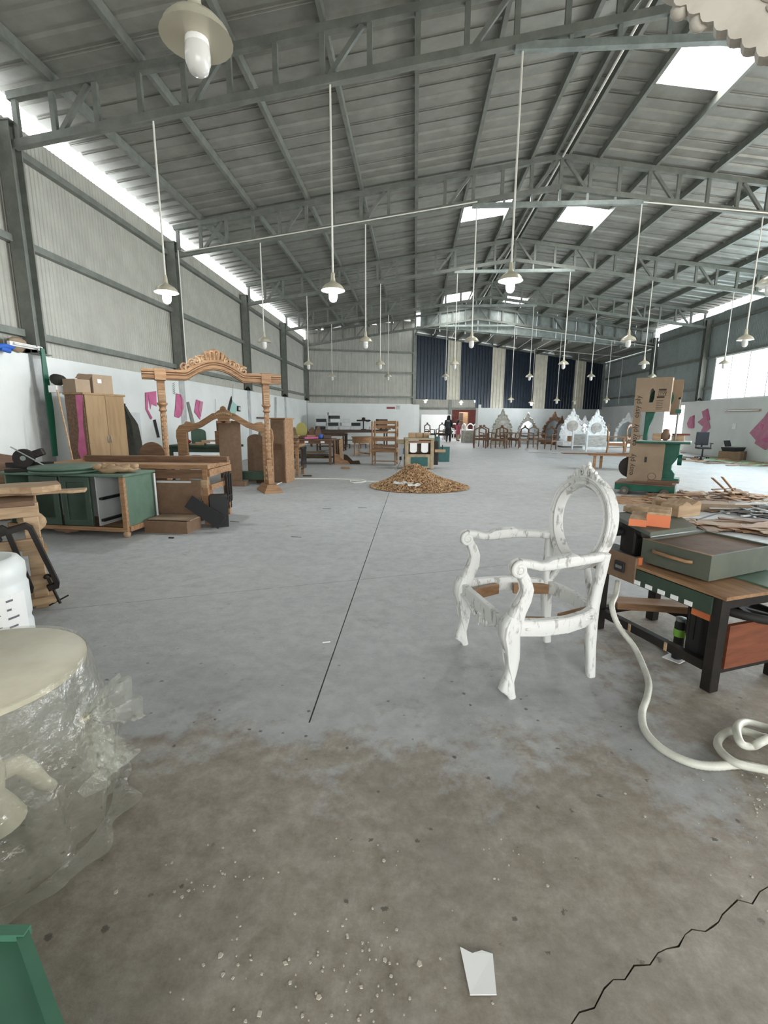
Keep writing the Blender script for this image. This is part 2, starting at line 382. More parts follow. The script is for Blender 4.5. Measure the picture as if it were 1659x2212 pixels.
cols_ = [(0, 2.0, 1), (2.0, 2.82, 0), (2.82, 4.85, 1), (4.85, 5.7, 0), (5.7, 7.75, 1), (7.75, 8.62, 0), (8.62, 10.65, 1), (10.65, 11.45, 0), (11.45, l2-.05, 1)]
def zext(x): return 6.08 - .092*x
for a, b_, nv in cols_:
    s = a
    while s < b_-.02:
        e = min(b_, s+1.03); p = EB+d2*s-n2v*.06; xm = p.x+d2.x*(e-s)/2
        z0 = 2.05 if s > DS1-.25 else 2.5
        ribbed((p.x, p.y, z0), d2, (0, 0, zext(xm)-.04-z0), n2v, e-s+.012, .2, .028).build('wall_sheet', 'navy_sheet' if nv else 'cream_sheet', bw); s = e
mb = MB(); p0 = EB+d2*0+n2v*.03; p1 = EB+d2*l2+n2v*.03
mb.bar((p0.x, p0.y, zext(p0.x)-.1), (p1.x, p1.y, zext(p1.x)-.1), .08, .1); mb.build('girt', 'steel_grey', bw)
mb = MB(); wallbox(mb, EB, d2, n2v, -.1, .1, 2.2, 6.3, .12); mb.build('edge_post', 'steel_grey', bw)
mb = MB(); wallbox(mb, EC, -d2, n2v, .0, .16, 2.06, 4.95, .12); mb.build('edge_post', 'steel_light', bw)
# front wall behind the camera with its open entrance
wf = struct(MB().box(-6, YB-.2, 0, -1.0, YB, 4.0).box(7.0, YB-.2, 0, 12.2, YB, 4.0).box(-6, YB-.2, 4.0, 12.2, YB, 5.6).build('wall_front', 'plaster'))
MB().prism([(-6, 5.6), (12.2, 5.6), (12.2, zroof(12.2)), (XR, zroof(XR)), (-6, zroof(-6))], YB-.15, YB-.1).build('gable_sheet', 'wall_sheet', wf)
# roof
cl = struct(MB().prism([(XR-.45, zroof(XR-.45)+.05), (XR, zroof(XR)+.05), (XR+.45, zroof(XR+.45)+.05), (XR+.45, zroof(XR+.45)+.06), (XR, zroof(XR)+.06), (XR-.45, zroof(XR-.45)+.06)], YB, 27.8).build('ceiling', 'roof_sheet'))
px_l = [-5.05, -3.78, -2.52, -1.28, -.06, 1.15, 2.45, 2.98]
px_r = [2*XR-x for x in px_l]; px_r = [3.25, 3.9, 5.1, 6.3, 7.5, 8.75, 10.0, 11.25]
for x in px_l+px_r:
    ye = 25.9 if x > .2 else (25.9+(x+5.8)*.27)
    MB().box(x-.032, YB, zroof(x)-.145, x+.032, ye, zroof(x)-.004).build('purlin', 'steel_grey', cl)
MB().tube([(XR, YB, zroof(XR)-.2), (XR, 25.9, zroof(XR)-.2)], .022, 8).build('conduit_line', 'pvc', cl)
lights_at = [(4.02, 5.12, 8.7, 9.65), (1.2, 2.45, 13.9, 15.0), (4.0, 5.15, 14.3, 15.4), (1.28, 2.6, 23.2, 25.0), (4.2, 5.25, 23.8, 25.0)]
ms = bpy.data.materials.new('roof_light'); ms.use_nodes = True; MATS['roof_light'] = ms; mat('olive_paint', '#5a6053', .55, 0, '#4f5549', 4)
n2 = ms.node_tree; n2.nodes.clear(); out = n2.nodes.new('ShaderNodeOutputMaterial'); tl = n2.nodes.new('ShaderNodeBsdfTranslucent'); tp = n2.nodes.new('ShaderNodeBsdfTransparent'); mx = n2.nodes.new('ShaderNodeMixShader')
mx.inputs[0].default_value = .4
n2.links.new(tp.outputs[0], mx.inputs[1]); n2.links.new(tl.outputs[0], mx.inputs[2]); n2.links.new(mx.outputs[0], out.inputs[0])
def roofpiece(name, m, x0, x1, y0, wid, dz=0.0):
    sg = 1 if x1 <= XR+.01 else -1
    v = Vector((x1-x0, 0, zroof(x1)-zroof(x0))); n = Vector((-v.z, 0, v.x)).normalized()
    return ribbed((x0, y0, zroof(x0)+dz), (0, 1, 0), v, n, wid, .333, .03).build(name, m, cl)
# split each one-metre run where a roof light interrupts it
y = YB; k = 0
RUNS = []
edges = sorted(set([YB+i for i in range(0, 31)] + [l[2] for l in lights_at] + [l[3] for l in lights_at]))
edges = [e for e in edges if e <= 25.9] + [25.9]
k = 0
for y0, y1 in zip(edges, edges[1:]):
    if y1-y0 < .03: continue
    k += 1; dz = .006*(k % 2)
    for side in (0, 1):
        xs0, xs1 = ((XL-.12, XR) if side == 0 else (XR, XW+.12))
        hit = [l for l in lights_at if l[2] <= y0+.01 and l[3] >= y1-.01 and (l[0] < XR) == (side == 0)]
        segs = [(xs0, xs1, 'roof_sheet')]
        if hit: segs = [(xs0, hit[0][0], 'roof_sheet'), (hit[0][0], hit[0][1], 'roof_light'), (hit[0][1], xs1, 'roof_sheet')]
        for a, b_, mm in segs: roofpiece('roof_light' if mm == 'roof_light' else 'roof_sheet', mm, a, b_, y0, y1-y0+.03, dz)
# wedge of roof over the askew end
for i in range(6):
    x0 = -5.8+i; x1 = min(x0+1, -.02); ye = 25.9+.27*(i+1)
    MB().add([(x0, 25.9, zroof(x0)), (x1, 25.9, zroof(x1)), (x1, ye+.15, zroof(x1)), (x0, ye-.1, zroof(x0))], [(0, 1, 2, 3)]).build('roof_sheet', 'roof_sheet', cl)
# lower lean-to roof beyond the last truss and the gable infill above it
gx = [0.2+.985*i for i in range(13)]
for a, b_ in zip(gx, gx[1:]):
    MB().add([(a, 25.88, zext(a)-.05), (b_-.004, 25.88, zext(b_)-.05), (b_-.004, 25.88, zroof(b_)), (a, 25.88, zroof(a))] + ([(XR, 25.88, zroof(XR))] if a < XR < b_ else []),
             [(0, 1, 2, 4, 3)] if a < XR < b_ else [(0, 1, 2, 3)]).build('gable_sheet', 'steel_light', cl)
for i in range(12):
    a = i*1.0+.0; b_ = a+.997
    MB().add([(a, 25.7, zext(a)), (b_, 25.7, zext(b_)), (b_, 28.3+.385*b_, zext(b_)), (a, 28.3+.385*a, zext(a))], [(0, 1, 2, 3)]).build('lean_to_sheet', 'roof_sheet', cl)
for i in range(9):
    x = 1.2+i*1.3; dx = -.1
    y1 = 27.5+.38*x
    MB().bar((x, 25.75, zext(x)-.09), (x+dx*(y1-25.75), y1, zext(x+dx*(y1-25.75))-.09), .07, .16).build('purlin', 'steel_grey', cl)
# ------------------------------------------------------------------ trusses and columns
DROP = .64
def truss(y, label):
    t = thing('roof_truss', label, 'truss', (0, y, 0), group='steel roof trusses')
    def ch(p, q, a, b_, nm, m='steel_grey'): MB().bar(p, q, a, b_).build(nm, m, t)
    for xe in (XL+.1, XW-.1):
        ch((xe, 0, ztop(xe)-.05), (XR, 0, ztop(XR)-.05), .1, .1, 'top_chord')
        ch((xe, 0, ztop(xe)-DROP), (XR, 0, ztop(XR)-DROP), .1, .1, 'bottom_chord')
        sg = 1 if xe < XR else -1; n_ = 14; st = (XR-xe)/n_
        for i in range(n_+1):
            x = xe+st*i + sg*(.08 if i == 0 else 0)
            if i == n_ and sg < 0: continue
            ch((x, 0, ztop(x)-.08), (x, 0, ztop(x)-DROP+.03), .07, .06, 'web_post')
            if i % 3 == 1 and i < n_:
                xa = x+st*.15; xb = x+st*.85
                ch((xa, 0, ztop(xa)-DROP+.05), (xb, 0, ztop(xb)-.1), .06, .06, 'web_diagonal')
    zt = 6.08
    ch((1.2, 0, zt), (5.0, 0, zt), .09, .09, 'tie_beam', 'steel_light')
    for i in range(5):
        x = 1.9+i*.6; ch((x, 0, zt+.04), (x, 0, ztop(x)-DROP-.03), .05, .05, 'tie_post', 'steel_light')
    return t
ORD = ['crossing just above the unlit lamp with the mirrored shade', 'carrying the row of lit lamps', 'with white conduit clipped along it', 'third along from the lit lamps', 'fourth along from the lit lamps', 'in front of the navy striped wall']
for i, y in enumerate(TR): truss(y, 'grey steel lattice roof truss '+ORD[i])
def column(x, y, zb, zt, lab, grp):
    c = thing('steel_column', lab, 'column', (x, y, zb), group=grp)
    MB().box(-.1, -.1, 0, .1, -.085, zt-zb).build('flange', 'steel_grey', c)
    MB().box(-.1, .085, 0, .1, .1, zt-zb).build('flange', 'steel_grey', c)
    MB().box(-.008, -.085, 0, .008, .085, zt-zb).build('web', 'steel_grey', c)
    MB().box(-.14, -.14, 0, .14, .14, .015).build('base_plate', 'steel_grey', c)
    MB().box(-.13, -.12, zt-zb, .13, .12, zt-zb+.02).build('cap_plate', 'steel_grey', c)
    for s in (-1, 1):
        MB().prism([(s*.008, .015), (s*.12, .015), (s*.008, .16)], -.1, -.09).build('gusset', 'steel_grey', c)
for y in TR[1:]:
    column(XL+.02, y, HB, 5.42, 'grey steel column on the white wall with three long rails', 'columns along the tool-hung wall')
for y in TR[2:]:
    column(XW-.02, y, HR, 5.42, 'grey steel column beside the milky window wall', 'columns along the window wall')
# ------------------------------------------------------------------ further room seen through the doorway
wb2 = struct(MB().box(-3, 38.0, 0, 10, 38.2, 5.0).box(-3.2, 28.0, 0, -3, 38.2, 5.0).box(12.2, 33.0, 0, 12.4, 38.2, 5.0).box(10, 38.0, 0, 12.4, 38.2, 5.0).build('wall_far', 'plaster'))
for i in range(8):
    ribbed((-.6+i, 37.98, 2.1), (1, 0, 0), (0, 0, 2.9), (0, -1, 0), .997, .12, .02).build('wall_sheet', 'wall_sheet', wb2)
MB().box(-3, 37.85, 2.2, 10, 37.93, 2.3).build('girt', 'steel_grey', wb2)
MB().box(2.62, 37.78, 0, 2.82, 37.92, 5.0).build('post', 'steel_grey', wb2)
MB().box(2.9, 37.9, 0, 8.0, 37.96, 2.12).build('red_panel', 'red_wall', wb2)
struct(MB().prism([(-3.2, 28.0), (0, 28.0), (12.4, 32.7), (12.4, 38.2), (-3.2, 38.2)], 4.9, 5.0, 'xy').build('ceiling_far', 'white_board'))
struct(MB().box(-3.2, 27.2, 0, -3.0, 28.2, 5.0).build('wall_side', 'plaster'))
# ------------------------------------------------------------------ pendant lamps
def lamp_proto(lit, zc, name='pendant_lamp'):
    t = thing(name, '', 'lamp')
    MB().tube([(0, 0, .22), (0, 0, zc)], .0135, 8).build('cord_pipe', 'pvc', t, True)
    sh = MB().lathe([(.02, .235), (.026, .225), (.03, .15), (.04, .115), (.075, .095), (.12, .068), (.15, .035), (.166, 0), (.17, -.004)], 24).build('lamp_shade', 'chrome_cap', t, True)
    MB().lathe([(.165, -.003), (.147, .032), (.117, .063), (.073, .088), (.04, .1), (.001, .105)], 24).build('reflector', 'shade_in', sh, True)
    MB().lathe([(.02, .1), (.024, .07), (.045, .045), (.055, .0), (.057, -.03)], 16).build('bulb_base', 'paint_white', t, True)
    MB().lathe([(.057, -.03), (.061, -.06), (.059, -.1), (.046, -.138), (.022, -.155), (.0001, -.159)], 16).build('bulb', 'bulb_on' if lit else 'bulb_off', t, True)
    if lit:
        l = bpy.data.lights.new('lamp_glow', 'POINT'); l.energy = 45; l.shadow_soft_size = .06; l.color = (.9, .96, 1)
        o = bpy.data.objects.new('lamp_glow', l); col.objects.link(o); o.parent = t; o.location = (0, 0, -.2)
    return t
LX = [-3.66, -1.2, 1.3, 4.88, 7.46, 9.98]
def zbot(x): return ztop(x)-DROP-.03 if not 1.2 < x < 5.0 else 6.04
names = {1: 'on the truss above the lit workshop end', 2: 'below the white conduit', 3: 'on the third truss from the lit lamps', 4: 'on the fourth truss from the lit lamps'}
protos = {}
def put_lamp(x, y, z, top, lit, label, group):
    # one proto per drop length; later ones copy it
    key = (lit, round(top-z, 2))
    if key not in protos: t = protos[key] = lamp_proto(lit, top-z); t.location = (x, y, z); t['label'] = label; t['group'] = group
    else: t = dup(protos[key], (x, y, z), 0, label, group)
    t['label'] = label; t['group'] = group
    return t
for i, x in enumerate(LX[:4]):
    if x < 4: put_lamp(x, TR[1], 3.2+(.1 if x > 1 else 0), zbot(x), True, 'glowing pendant lamp over the workshop floor, '+('first', 'second', 'third')[i]+' from the tool-hung wall', 'lit pendant lamps')
    else: put_lamp(x-.1, TR[1], 3.22, zbot(x), False, 'unlit pendant lamp level with the lit lamps, nearer the milky windows', 'lamp by the lit row')
for r_, row in ((2, LX[:5]), (3, LX), (4, LX)):
    for i, x in enumerate(row):
        put_lamp(x, TR[r_], 3.2, zbot(x), False, 'unlit pendant lamp '+names[r_]+', '+('first', 'second', 'third', 'fourth', 'fifth', 'sixth')[i]+' from tool-hung wall', 'unlit pendant lamps of truss %d' % r_)
for x, y, z, lit in ((4.97, 25.6, 2.4, False), (7.3, 25.6, 2.36, False), (9.8, 25.6, 2.4, False), (9.0, 28.0, 2.4, False)):
    put_lamp(x, y, z, zext(x)-.2 if y > 26 else 5.99-.148*(x-5), lit, 'unlit pendant lamp on a long pipe in front of the navy wall', 'lamps by the navy wall')
put_lamp(6.59, 28.0, 2.34, zext(6.6)-.2, True, 'glowing pendant lamp above the carved mirror frames', 'lamp above the mirrors')
for x, z in ((.68, 2.6), (3.93, 2.62), (3.24, 2.56)):
    put_lamp(x, 32.0 if x != 3.24 else 34.5, z, 4.88, True, 'glowing pendant lamp seen through the doorway', 'lamps in the further room')
p = G(425, 84, 3.2)
t0 = put_lamp(p.x, p.y, 3.2, zbot(p.x)+.1, False, 'large unlit pendant lamp with mirrored shade and white bulb overhead', 'lamp overhead')
# white conduit clipped to the second truss, and the far conduits
def pipe(name, label, pts, r=.014, m='pvc', n=6):
    return tag(MB().tube(pts, r, n).build(name, m, None, True), label, 'pipe')
y = TR[2]-.08
pipe('conduit_pipe', 'white conduit clipped under the truss, dropping down the wall column', [(XL+.2, y, HB+.05), (XL+.2, y, 5.25), (XL+.35, y, ztop(XL+.35)-DROP+.02), (1.3, y, ztop(1.3)-DROP-.02)])
pipe('conduit_pipe', 'white conduit clipped under the truss on the window side', [(4.88, y, 6.05), (7.46, y, ztop(7.46)-DROP), (11.9, y, ztop(11.9)-DROP)])
pipe('conduit_pipe', 'white conduit sloping below the last truss', [(4.97, 25.64, 6.01), (9.8, 25.64, 5.31), (11.9, 25.64, 5.0)])
pipe('conduit_pipe', 'thin conduit sloping in front of the navy wall, dropping at the corner', [(6.7, 28.03, zext(6.7)-.22), (9.0, 28.03, zext(9.0)-.22), (11.4, 28.03, zext(11.4)-.22), (11.4, 28.03, 2.3)])
# ------------------------------------------------------------------ white carved armchair (raw frame)
m = mat('primer_white', '#dfdfdb', .6, 0, '#aeaca7', 12, (2.4, 2.4, .8), .35, 6, .36, .45)
ch = thing('armchair', 'white primed carved armchair frame without seat or back panel', 'chair', (.67, 2.60, 0), R(197.4))
PW = 'primer_white'
def sweep(pts, secs):
    """rectangular section sweep: secs = (width across y, depth along path normal in xz)"""
    mb = MB(); base = 0; k = len(pts)
    for i, p in enumerate(pts):
        p = Vector(p); d = (Vector(pts[min(i+1, k-1)])-Vector(pts[max(i-1, 0)])).normalized()
        y = Vector((0, 1, 0)); y = (y-d*y.dot(d)).normalized(); n = d.cross(y); a, b_ = secs[i]
        c8 = [(-.5, -.32), (-.32, -.5), (.32, -.5), (.5, -.32), (.5, .32), (.32, .5), (-.32, .5), (-.5, .32)]
        for u_, v_ in c8: mb.v.append(p + y*(a*u_) + n*(b_*v_))
    for i in range(k-1):
        for j in range(8): mb.f.append((i*8+j, i*8+(j+1) % 8, i*8+8+(j+1) % 8, i*8+8+j))
    mb.f.append(tuple(range(8))[::-1]); mb.f.append(tuple(range((k-1)*8, k*8))); return mb
def spiral(cx, cz, y, r0, turns=1.6, tube=.012, sgn=1, st=0.0):
    pts = []; rs = []
    for i in range(26):
        t = i/25; a = st+sgn*turns*2*math.pi*t; r_ = r0*(1-.82*t)
        pts.append((cx+math.cos(a)*r_, y, cz+math.sin(a)*r_)); rs.append(tube*(1-.35*t))
    return pts, rs
for s in (1, -1):
    yf = .30*s
    leg = sweep([(.25, yf, .0), (.262, yf, .03), (.285, yf, .06), (.277, yf, .1), (.262, yf, .16), (.26, yf, .22), (.272, yf, .29), (.286, yf, .35), (.28, yf, .40), (.262, yf, .44)],
                [(.04, .038), (.046, .046), (.062, .076), (.052, .056), (.05, .054), (.058, .064), (.07, .08), (.08, .096), (.084, .102), (.07, .08)]).build('front_leg', PW, ch, True)
    MB().box(.235, yf-.014, 0, .265, yf+.014, .012).build('foot_pad', PW, leg)
    for q in range(5):
        MB().ball((.318-.004*q, yf+(.01 if q % 2 else -.01), .40-.035*q), .014-.001*q, 8, 5, (.7, 1, 1.5)).build('carved_leaf', PW, leg, True)
    pts, rs = spiral(.288, .055, yf+.0, .022, 1.3, .009, 1, 1.2); MB().tube(pts, rs, 6).build('foot_scroll', PW, leg, True)
    ap = sweep([(.262, yf, .42), (.245, yf, .47), (.215, yf*1.0, .53), (.205, yf*1.02, .58), (.222, yf*1.03, .63), (.245, yf*1.03, .67)],
               [(.07, .08), (.062, .072), (.054, .066), (.048, .058), (.046, .052), (.046, .046)]).build('arm_support', PW, ch, True)
    for dy in (-1, 1):
        MB().tube([(.262+.03, yf+dy*.028, .43), (.245+.026, yf+dy*.024, .47), (.215+.03, yf+dy*.022, .53), (.205+.027, yf*1.02+dy*.02, .58), (.222+.024, yf*1.03+dy*.019, .63), (.245+.02, yf*1.03+dy*.019, .67)], .006, 6).build('edge_bead', PW, ap, True)
        MB().tube([(.262, yf+dy*.024, .1), (.29, yf+dy*.026, .2), (.305, yf+dy*.032, .29), (.322, yf+dy*.038, .35), (.318, yf+dy*.04, .40), (.296, yf+dy*.03, .44)], .006, 6).build('edge_bead', PW, leg, True)
    for dy in (-.018, .018):
        pts, rs = spiral(.262, .69, yf*1.03+dy, .04, 1.7, .013, -1, 1.7); MB().tube(pts, rs, 8).build('arm_scroll', PW, ap, True)
    MB().tube([(.262, yf*1.03-.02, .69), (.262, yf*1.03+.02, .69)], .03, 14).build('scroll_core', PW, ap, True)
    arm = sweep([(.255, yf*1.03, .722), (.2, yf*1.03, .712), (.15, yf*1.03, .698), (.09, yf*1.03, .7), (-.06, yf*1.0, .708), (-.16, yf*.93, .706), (-.262, yf*.8, .70)],
                [(.046, .038), (.046, .04), (.05, .042), (.056, .048), (.056, .048), (.05, .044), (.046, .044)]).build('armrest', PW, ch, True)
    sweep([(.115, yf*1.03, .712), (.09, yf*1.03, .722), (.02, yf*1.02, .728), (-.05, yf*1.01, .73), (-.075, yf*1.0, .722)], [(.036, .012), (.058, .03), (.06, .034), (.058, .03), (.036, .012)]).build('arm_pad', PW, arm, True)
    # rear leg rising into the back post
    yr = .215*s
    sweep([(-.28, yr, 0), (-.262, yr, .16), (-.25, yr, .32), (-.252, yr, .42), (-.256, yr*1.05, .52), (-.262, yr*1.12, .62), (-.272, yr*1.16, .72)],
          [(.04, .044), (.048, .05), (.054, .06), (.056, .06), (.052, .054), (.048, .05), (.044, .046)]).build('rear_leg', PW, ch, True)
    # side rail: bowed out
    sp = [(.25, yf, .385), (.12, yf*1.08, .382), (-.02, yf*1.06, .38), (-.15, yf*.92, .378), (-.25, yr, .376)]
    sr = sweep(sp, [(.05, .085)]*5).build('side_rail', PW, ch, True)
    for zz, r_ in ((.034, .009), (-.03, .008)):
        MB().tube([(x, y_+s*.016, z+zz) for x, y_, z in sp], r_, 6).build('rail_moulding', PW, sr, True)
    for q in range(9): MB().ball((.2-.05*q, (yf*1.07 if q < 5 else yf*(1.05-.05*(q-5)))+s*.014, .384), .011, 6, 4, (1.6, .6, .9)).build('carved_bead', PW, sr, True)
def vprof(f0, n=17): return [(f0(i/(n-1))) for i in range(n)]
# front rail with carved apron (serpentine lower edge)
top = [(y_, .415) for y_ in (-.29, -.15, 0, .15, .29)]
low = [(.29, .345), (.22, .35), (.16, .335), (.1, .305), (.05, .285), (0, .275), (-.05, .285), (-.1, .305), (-.16, .335), (-.22, .35), (-.29, .345)]
fr = MB().prism([(a, b_) for a, b_ in top+low], .265, .3, 'yz').build('front_rail', PW, ch, bevel=.006, seg=2)
MB().tube([(.303, a, b_+.006) for a, b_ in low], .008, 6).build('rail_moulding', PW, fr, True)
for q in range(7): MB().ball((.305, -.09+.03*q, .312-.012*math.cos((q-3)*.7)), .017, 8, 5, (.6, 1, 1.1)).build('carved_shell', PW, fr, True)
MB().prism([(.02*math.cos(a)*k, .31+.03*math.sin(a)*k) for a in [i*math.pi/8 for i in range(16)] for k in [1.25 if int(a*8/math.pi+.5) % 2 else .9]], .30, .316, 'yz').build('carved_rosette', PW, fr)
br = MB(); pts = [(-.25, .2, .38), (-.275, .1, .38), (-.285, 0, .38), (-.275, -.1, .38), (-.25, -.2, .38)]
for a, b_ in zip(pts, pts[1:]): br.bar(a, b_, .035, .075)
br.build('back_rail', PW, ch, True)
# raw inner seat blocks
for s in (1, -1):
    MB().cbox((.16, .235*s, .37), (.2, .035, .06), R(-18*s)).build('corner_block', 'wood_raw', ch)
    MB().cbox((-.14, .215*s, .37), (.22, .03, .06), R(14*s)).build('corner_block', 'wood_raw', ch)
# oval back, leaning
def ov(t, kx, kz, z0=.83):
    a = 2*math.pi*t; x = math.cos(a)*kx*(1+.09*math.sin(a)); z = math.sin(a)*kz
    return x, z0+z
def back_x(z): return -.262-.1*max(0, z-.55)
bk = MB(); K = 56; PR = [(-.006, .014), (.016, .03), (.03, .02), (.044, .028), (.062, .01), (.064, -.022), (-.006, -.026)]
for i in range(K):
    a = 2*math.pi*i/K
    for dr, dx in PR:
        y_, z = ov(i/K, .258-dr, .262-dr); bk.v.append(Vector((back_x(z)+dx, y_, z)))
m_ = len(PR)
for i in range(K):
    for j in range(m_): bk.f.append((i*m_+j, i*m_+(j+1) % m_, ((i+1) % K)*m_+(j+1) % m_, ((i+1) % K)*m_+j))
bo = bk.build('back_frame', PW, ch, True)
MB().tube([(back_x(ov(i/40, .253, .257)[1])+.024, *ov(i/40, .253, .257)) for i in range(40)], .008, 6, True).build('back_moulding', PW, bo, True)
for i in range(30):
    y_, z = ov(i/30, .251, .255)
    if z > .7: MB().ball((back_x(z)+.012, y_*1.01, z+.003), .012, 6, 4, (.9, 1.1, 1)).build('carved_bead', PW, bo, True)
cr = MB().prism([(-.13, 1.075), (-.1, 1.088), (-.075, 1.105), (-.05, 1.11), (-.03, 1.135), (0, 1.15), (.03, 1.135), (.05, 1.11), (.075, 1.105), (.1, 1.088), (.13, 1.075), (.06, 1.068), (0, 1.07), (-.06, 1.068)], back_x(1.1)-.012, back_x(1.1)+.014, 'yz').build('crest', PW, ch, bevel=.004, seg=2)
for s in (1, -1):
    for cy_, cz_, r_ in ((.032*s, 1.112, .034), (.085*s, 1.095, .024)):
        pts, rs = spiral(0, 0, 0, r_, 1.5, .011, s, 1.5); MB().tube([(back_x(1.1)+.018, cy_+a, cz_+c_) for a, b_, c_ in pts], rs, 6).build('crest_scroll', PW, cr, True)
    for q in range(3): MB().ball((back_x(1.1)+.012, s*(.11+.022*q), 1.082-.008*q), .012, 6, 4, (.8, 1.3, 1)).build('crest_leaf', PW, cr, True)
MB().ball((back_x(1.14)+.006, 0, 1.152), .016, 8, 6, (.8, .8, 1.4)).build('crest_finial', PW, cr, True)
# lower splat joining oval to rail
sweep([(-.285, .1, .60), (-.272, .14, .52), (-.26, .19, .44)], [(.03, .03)]*3).build('back_stay', PW, ch, True)
sweep([(-.285, -.1, .60), (-.272, -.14, .52), (-.26, -.19, .44)], [(.03, .03)]*3).build('back_stay', PW, ch, True)
# ------------------------------------------------------------------ table saw bench
A_, B_ = Vector((1.577, 2.383, 0)), Vector((1.277, 3.129, 0)); ud = (B_-A_).normalized(); rz = math.atan2(ud.y, ud.x)
ts = thing('table_saw', 'low iron-framed table saw bench with crate on top', 'saw', A_, rz)     # x: A->B, y: away from camera side is -y
# local: x 0..0.80 along the near edge, y 0..-0.48 (to the right/back)
L_ = .80; Wd = .48; ZT = .55
for x, y_ in ((.0, 0), (L_, 0), (0, -Wd), (L_, -Wd)):
    MB().box(x-.03, y_-.03, 0, x+.03, y_+.03, ZT-.03).build('leg', 'iron', ts, bevel=.004)
for y_ in (0, -Wd):
    MB().box(.03, y_-.02, .1, L_-.03, y_+.02, .15).build('stretcher', 'iron', ts)
    MB().box(.03, y_-.02, ZT-.09, L_-.03, y_+.02, ZT-.03).build('apron_rail', 'iron', ts)
for x in (0, L_):
    MB().box(x-.02, -Wd+.03, .1, x+.02, -.03, .15).build('stretcher', 'iron', ts)
    MB().box(x-.02, -Wd+.03, ZT-.09, x+.02, -.03, ZT-.03).build('apron_rail', 'iron', ts)
for x in (.26, .52): MB().box(x-.008, .02, .1, x+.008, .026, .15).build('weld_band', 'wood_pale', ts)
tt = MB().box(-.05, -.30, ZT-.03, .86, .04, ZT-.012).build('table_top', 'wood_raw', ts)
MB().box(-.05, -.86, ZT-.025, .62, -.302, ZT-.005).build('top_plate', 'green_paint', ts, bevel=.003)
MB().box(.02, .03, ZT-.13, .56, .042, ZT-.035).build('front_board', 'green_dark', ts)
for q in range(5): MB().box(.12+.085*q, .042, ZT-.125, .165+.085*q, .047, ZT-.1).build('plaster_dab', 'paint_white', ts)
MB().box(.02, -.02, ZT-.17, .13, .03, ZT-.07).build('end_block', 'wood_orange' if 'wood_orange' in MATS else (mat('wood_orange', '#c0693c', .6, 0, '#a95a32', 6).name), ts)
def local(t, p):
    d = Vector(p)-Vector(t.location); a = -t.rotation_euler.z
    return Vector((d.x*math.cos(a)-d.y*math.sin(a), d.x*math.sin(a)+d.y*math.cos(a), d.z))
MB().box(.50, .03, ZT-.13, .84, .05, ZT+.035).build('switch_panel', 'mdf', ts, bevel=.003)
MB().box(.50, .0, ZT-.13, .515, .03, ZT+.035).build('panel_side', 'wood_orange', ts)
swt = MB().box(.575, .05, ZT-.08, .65, .064, ZT-.015).build('power_switch', 'black', ts, bevel=.003)
MB().box(.59, .064, ZT-.058, .635, .068, ZT-.04).build('switch_key', 'steel_grey', swt)
MB().box(.62, -.14, ZT+.0, .86, .03, ZT+.02).build('motor_tray', 'black', ts)
q = [local(ts, G(px_, py_, .8)) for px_, py_ in ((1318, 1108), (1405, 1150), (1505, 1136), (1440, 1098))]
MB().prism([(a.x, a.y) for a in q], .775, .8, 'xy').build('infeed_table', 'olive_paint', ts, bevel=.003)
cx_, cy_ = .68, -.1
MB().cbox((cx_, cy_, .66), (.12, .1, .23)).build('pedestal', 'iron', ts, bevel=.01)
MB().tube([(cx_-.1, cy_, .72), (cx_+.12, cy_, .72)], .05, 14).build('cutter_drum', 'iron', ts, True)
MB().tube([(cx_+.06, cy_+.05, .69), (cx_+.06, cy_+.1, .69)], .03, 10).build('adjusting_knob', 'black', ts, True)
# motor hung under the table, drive wheel and dust box
mo = MB().lathe([(.05, -.2), (.075, -.19), (.08, -.15), (.08, .13), (.072, .17), (.04, .19)], 16, (.14, -.1, .30)).build('motor', 'black', ts, True)
for k in range(12):
    a = k*math.pi/6; MB().cbox((.14+.082*math.cos(a), -.1+.082*math.sin(a), .32), (.008, .012, .2), a).build('cooling_fin', 'iron', mo)
wh = MB().tube([(.13+.19*math.cos(k*math.pi/14), -.33+.19*math.sin(k*math.pi/14), .37+.03*math.sin(k*math.pi/14)) for k in range(28)], .024, 8, True).build('drive_wheel', 'rubber', ts, True)
for k in range(5):
    a = k*2*math.pi/5; MB().bar((.13, -.33, .37), (.13+.18*math.cos(a), -.33+.18*math.sin(a), .37+.03*math.sin(a)), .028, .02).build('wheel_spoke', 'rubber', wh)
MB().tube([(.08, -.12, .45), (.3, -.14, .42), (.42, .0, .46)], .012, 6).build('red_cable', 'wood_orange', ts, True)
MB().box(-.035, -.86, .13, -.012, -.04, .37).build('dust_panel', 'wood_redbrown' if 'wood_redbrown' in MATS else mat('wood_redbrown', '#7b452c', .55, 0, '#653620', 3, (8, 1, 8), .1).name, ts)
MB().box(-.02, -.86, .09, .02, -Wd, .13).build('stretcher', 'iron', ts)
tag(MB().cbox((0, 0, 0), (.46, .14, .045)).build('wood_plank', 'wood_raw', None, bevel=.004, loc=A_+ud*.70+Vector((.30, .10, .1725)), rot=(0, 0, rz+R(62))), 'short raw plank laid on the saw bench stretchers', 'plank')
bt = thing('spray_can', 'small green capped jar standing by the saw motor', 'jar', A_+ud*.30+Vector((.12, .05, .0)), 0)
MB().lathe([(.03, .15), (.032, .16), (.032, .23), (.026, .245)], 14).build('jar_body', 'black', bt, True); MB().lathe([(.034, .15), (.034, .19), (.03, .2)], 14).build('green_band', mat('lime', '#8bc34a', .5).name, bt, True); MB().lathe([(.03, .245), (.03, .262), (.001, .266)], 14).build('cap', 'steel_light', bt, True); MB().lathe([(.026, 0), (.028, .01), (.028, .15)], 14).build('base', 'black', bt, True)
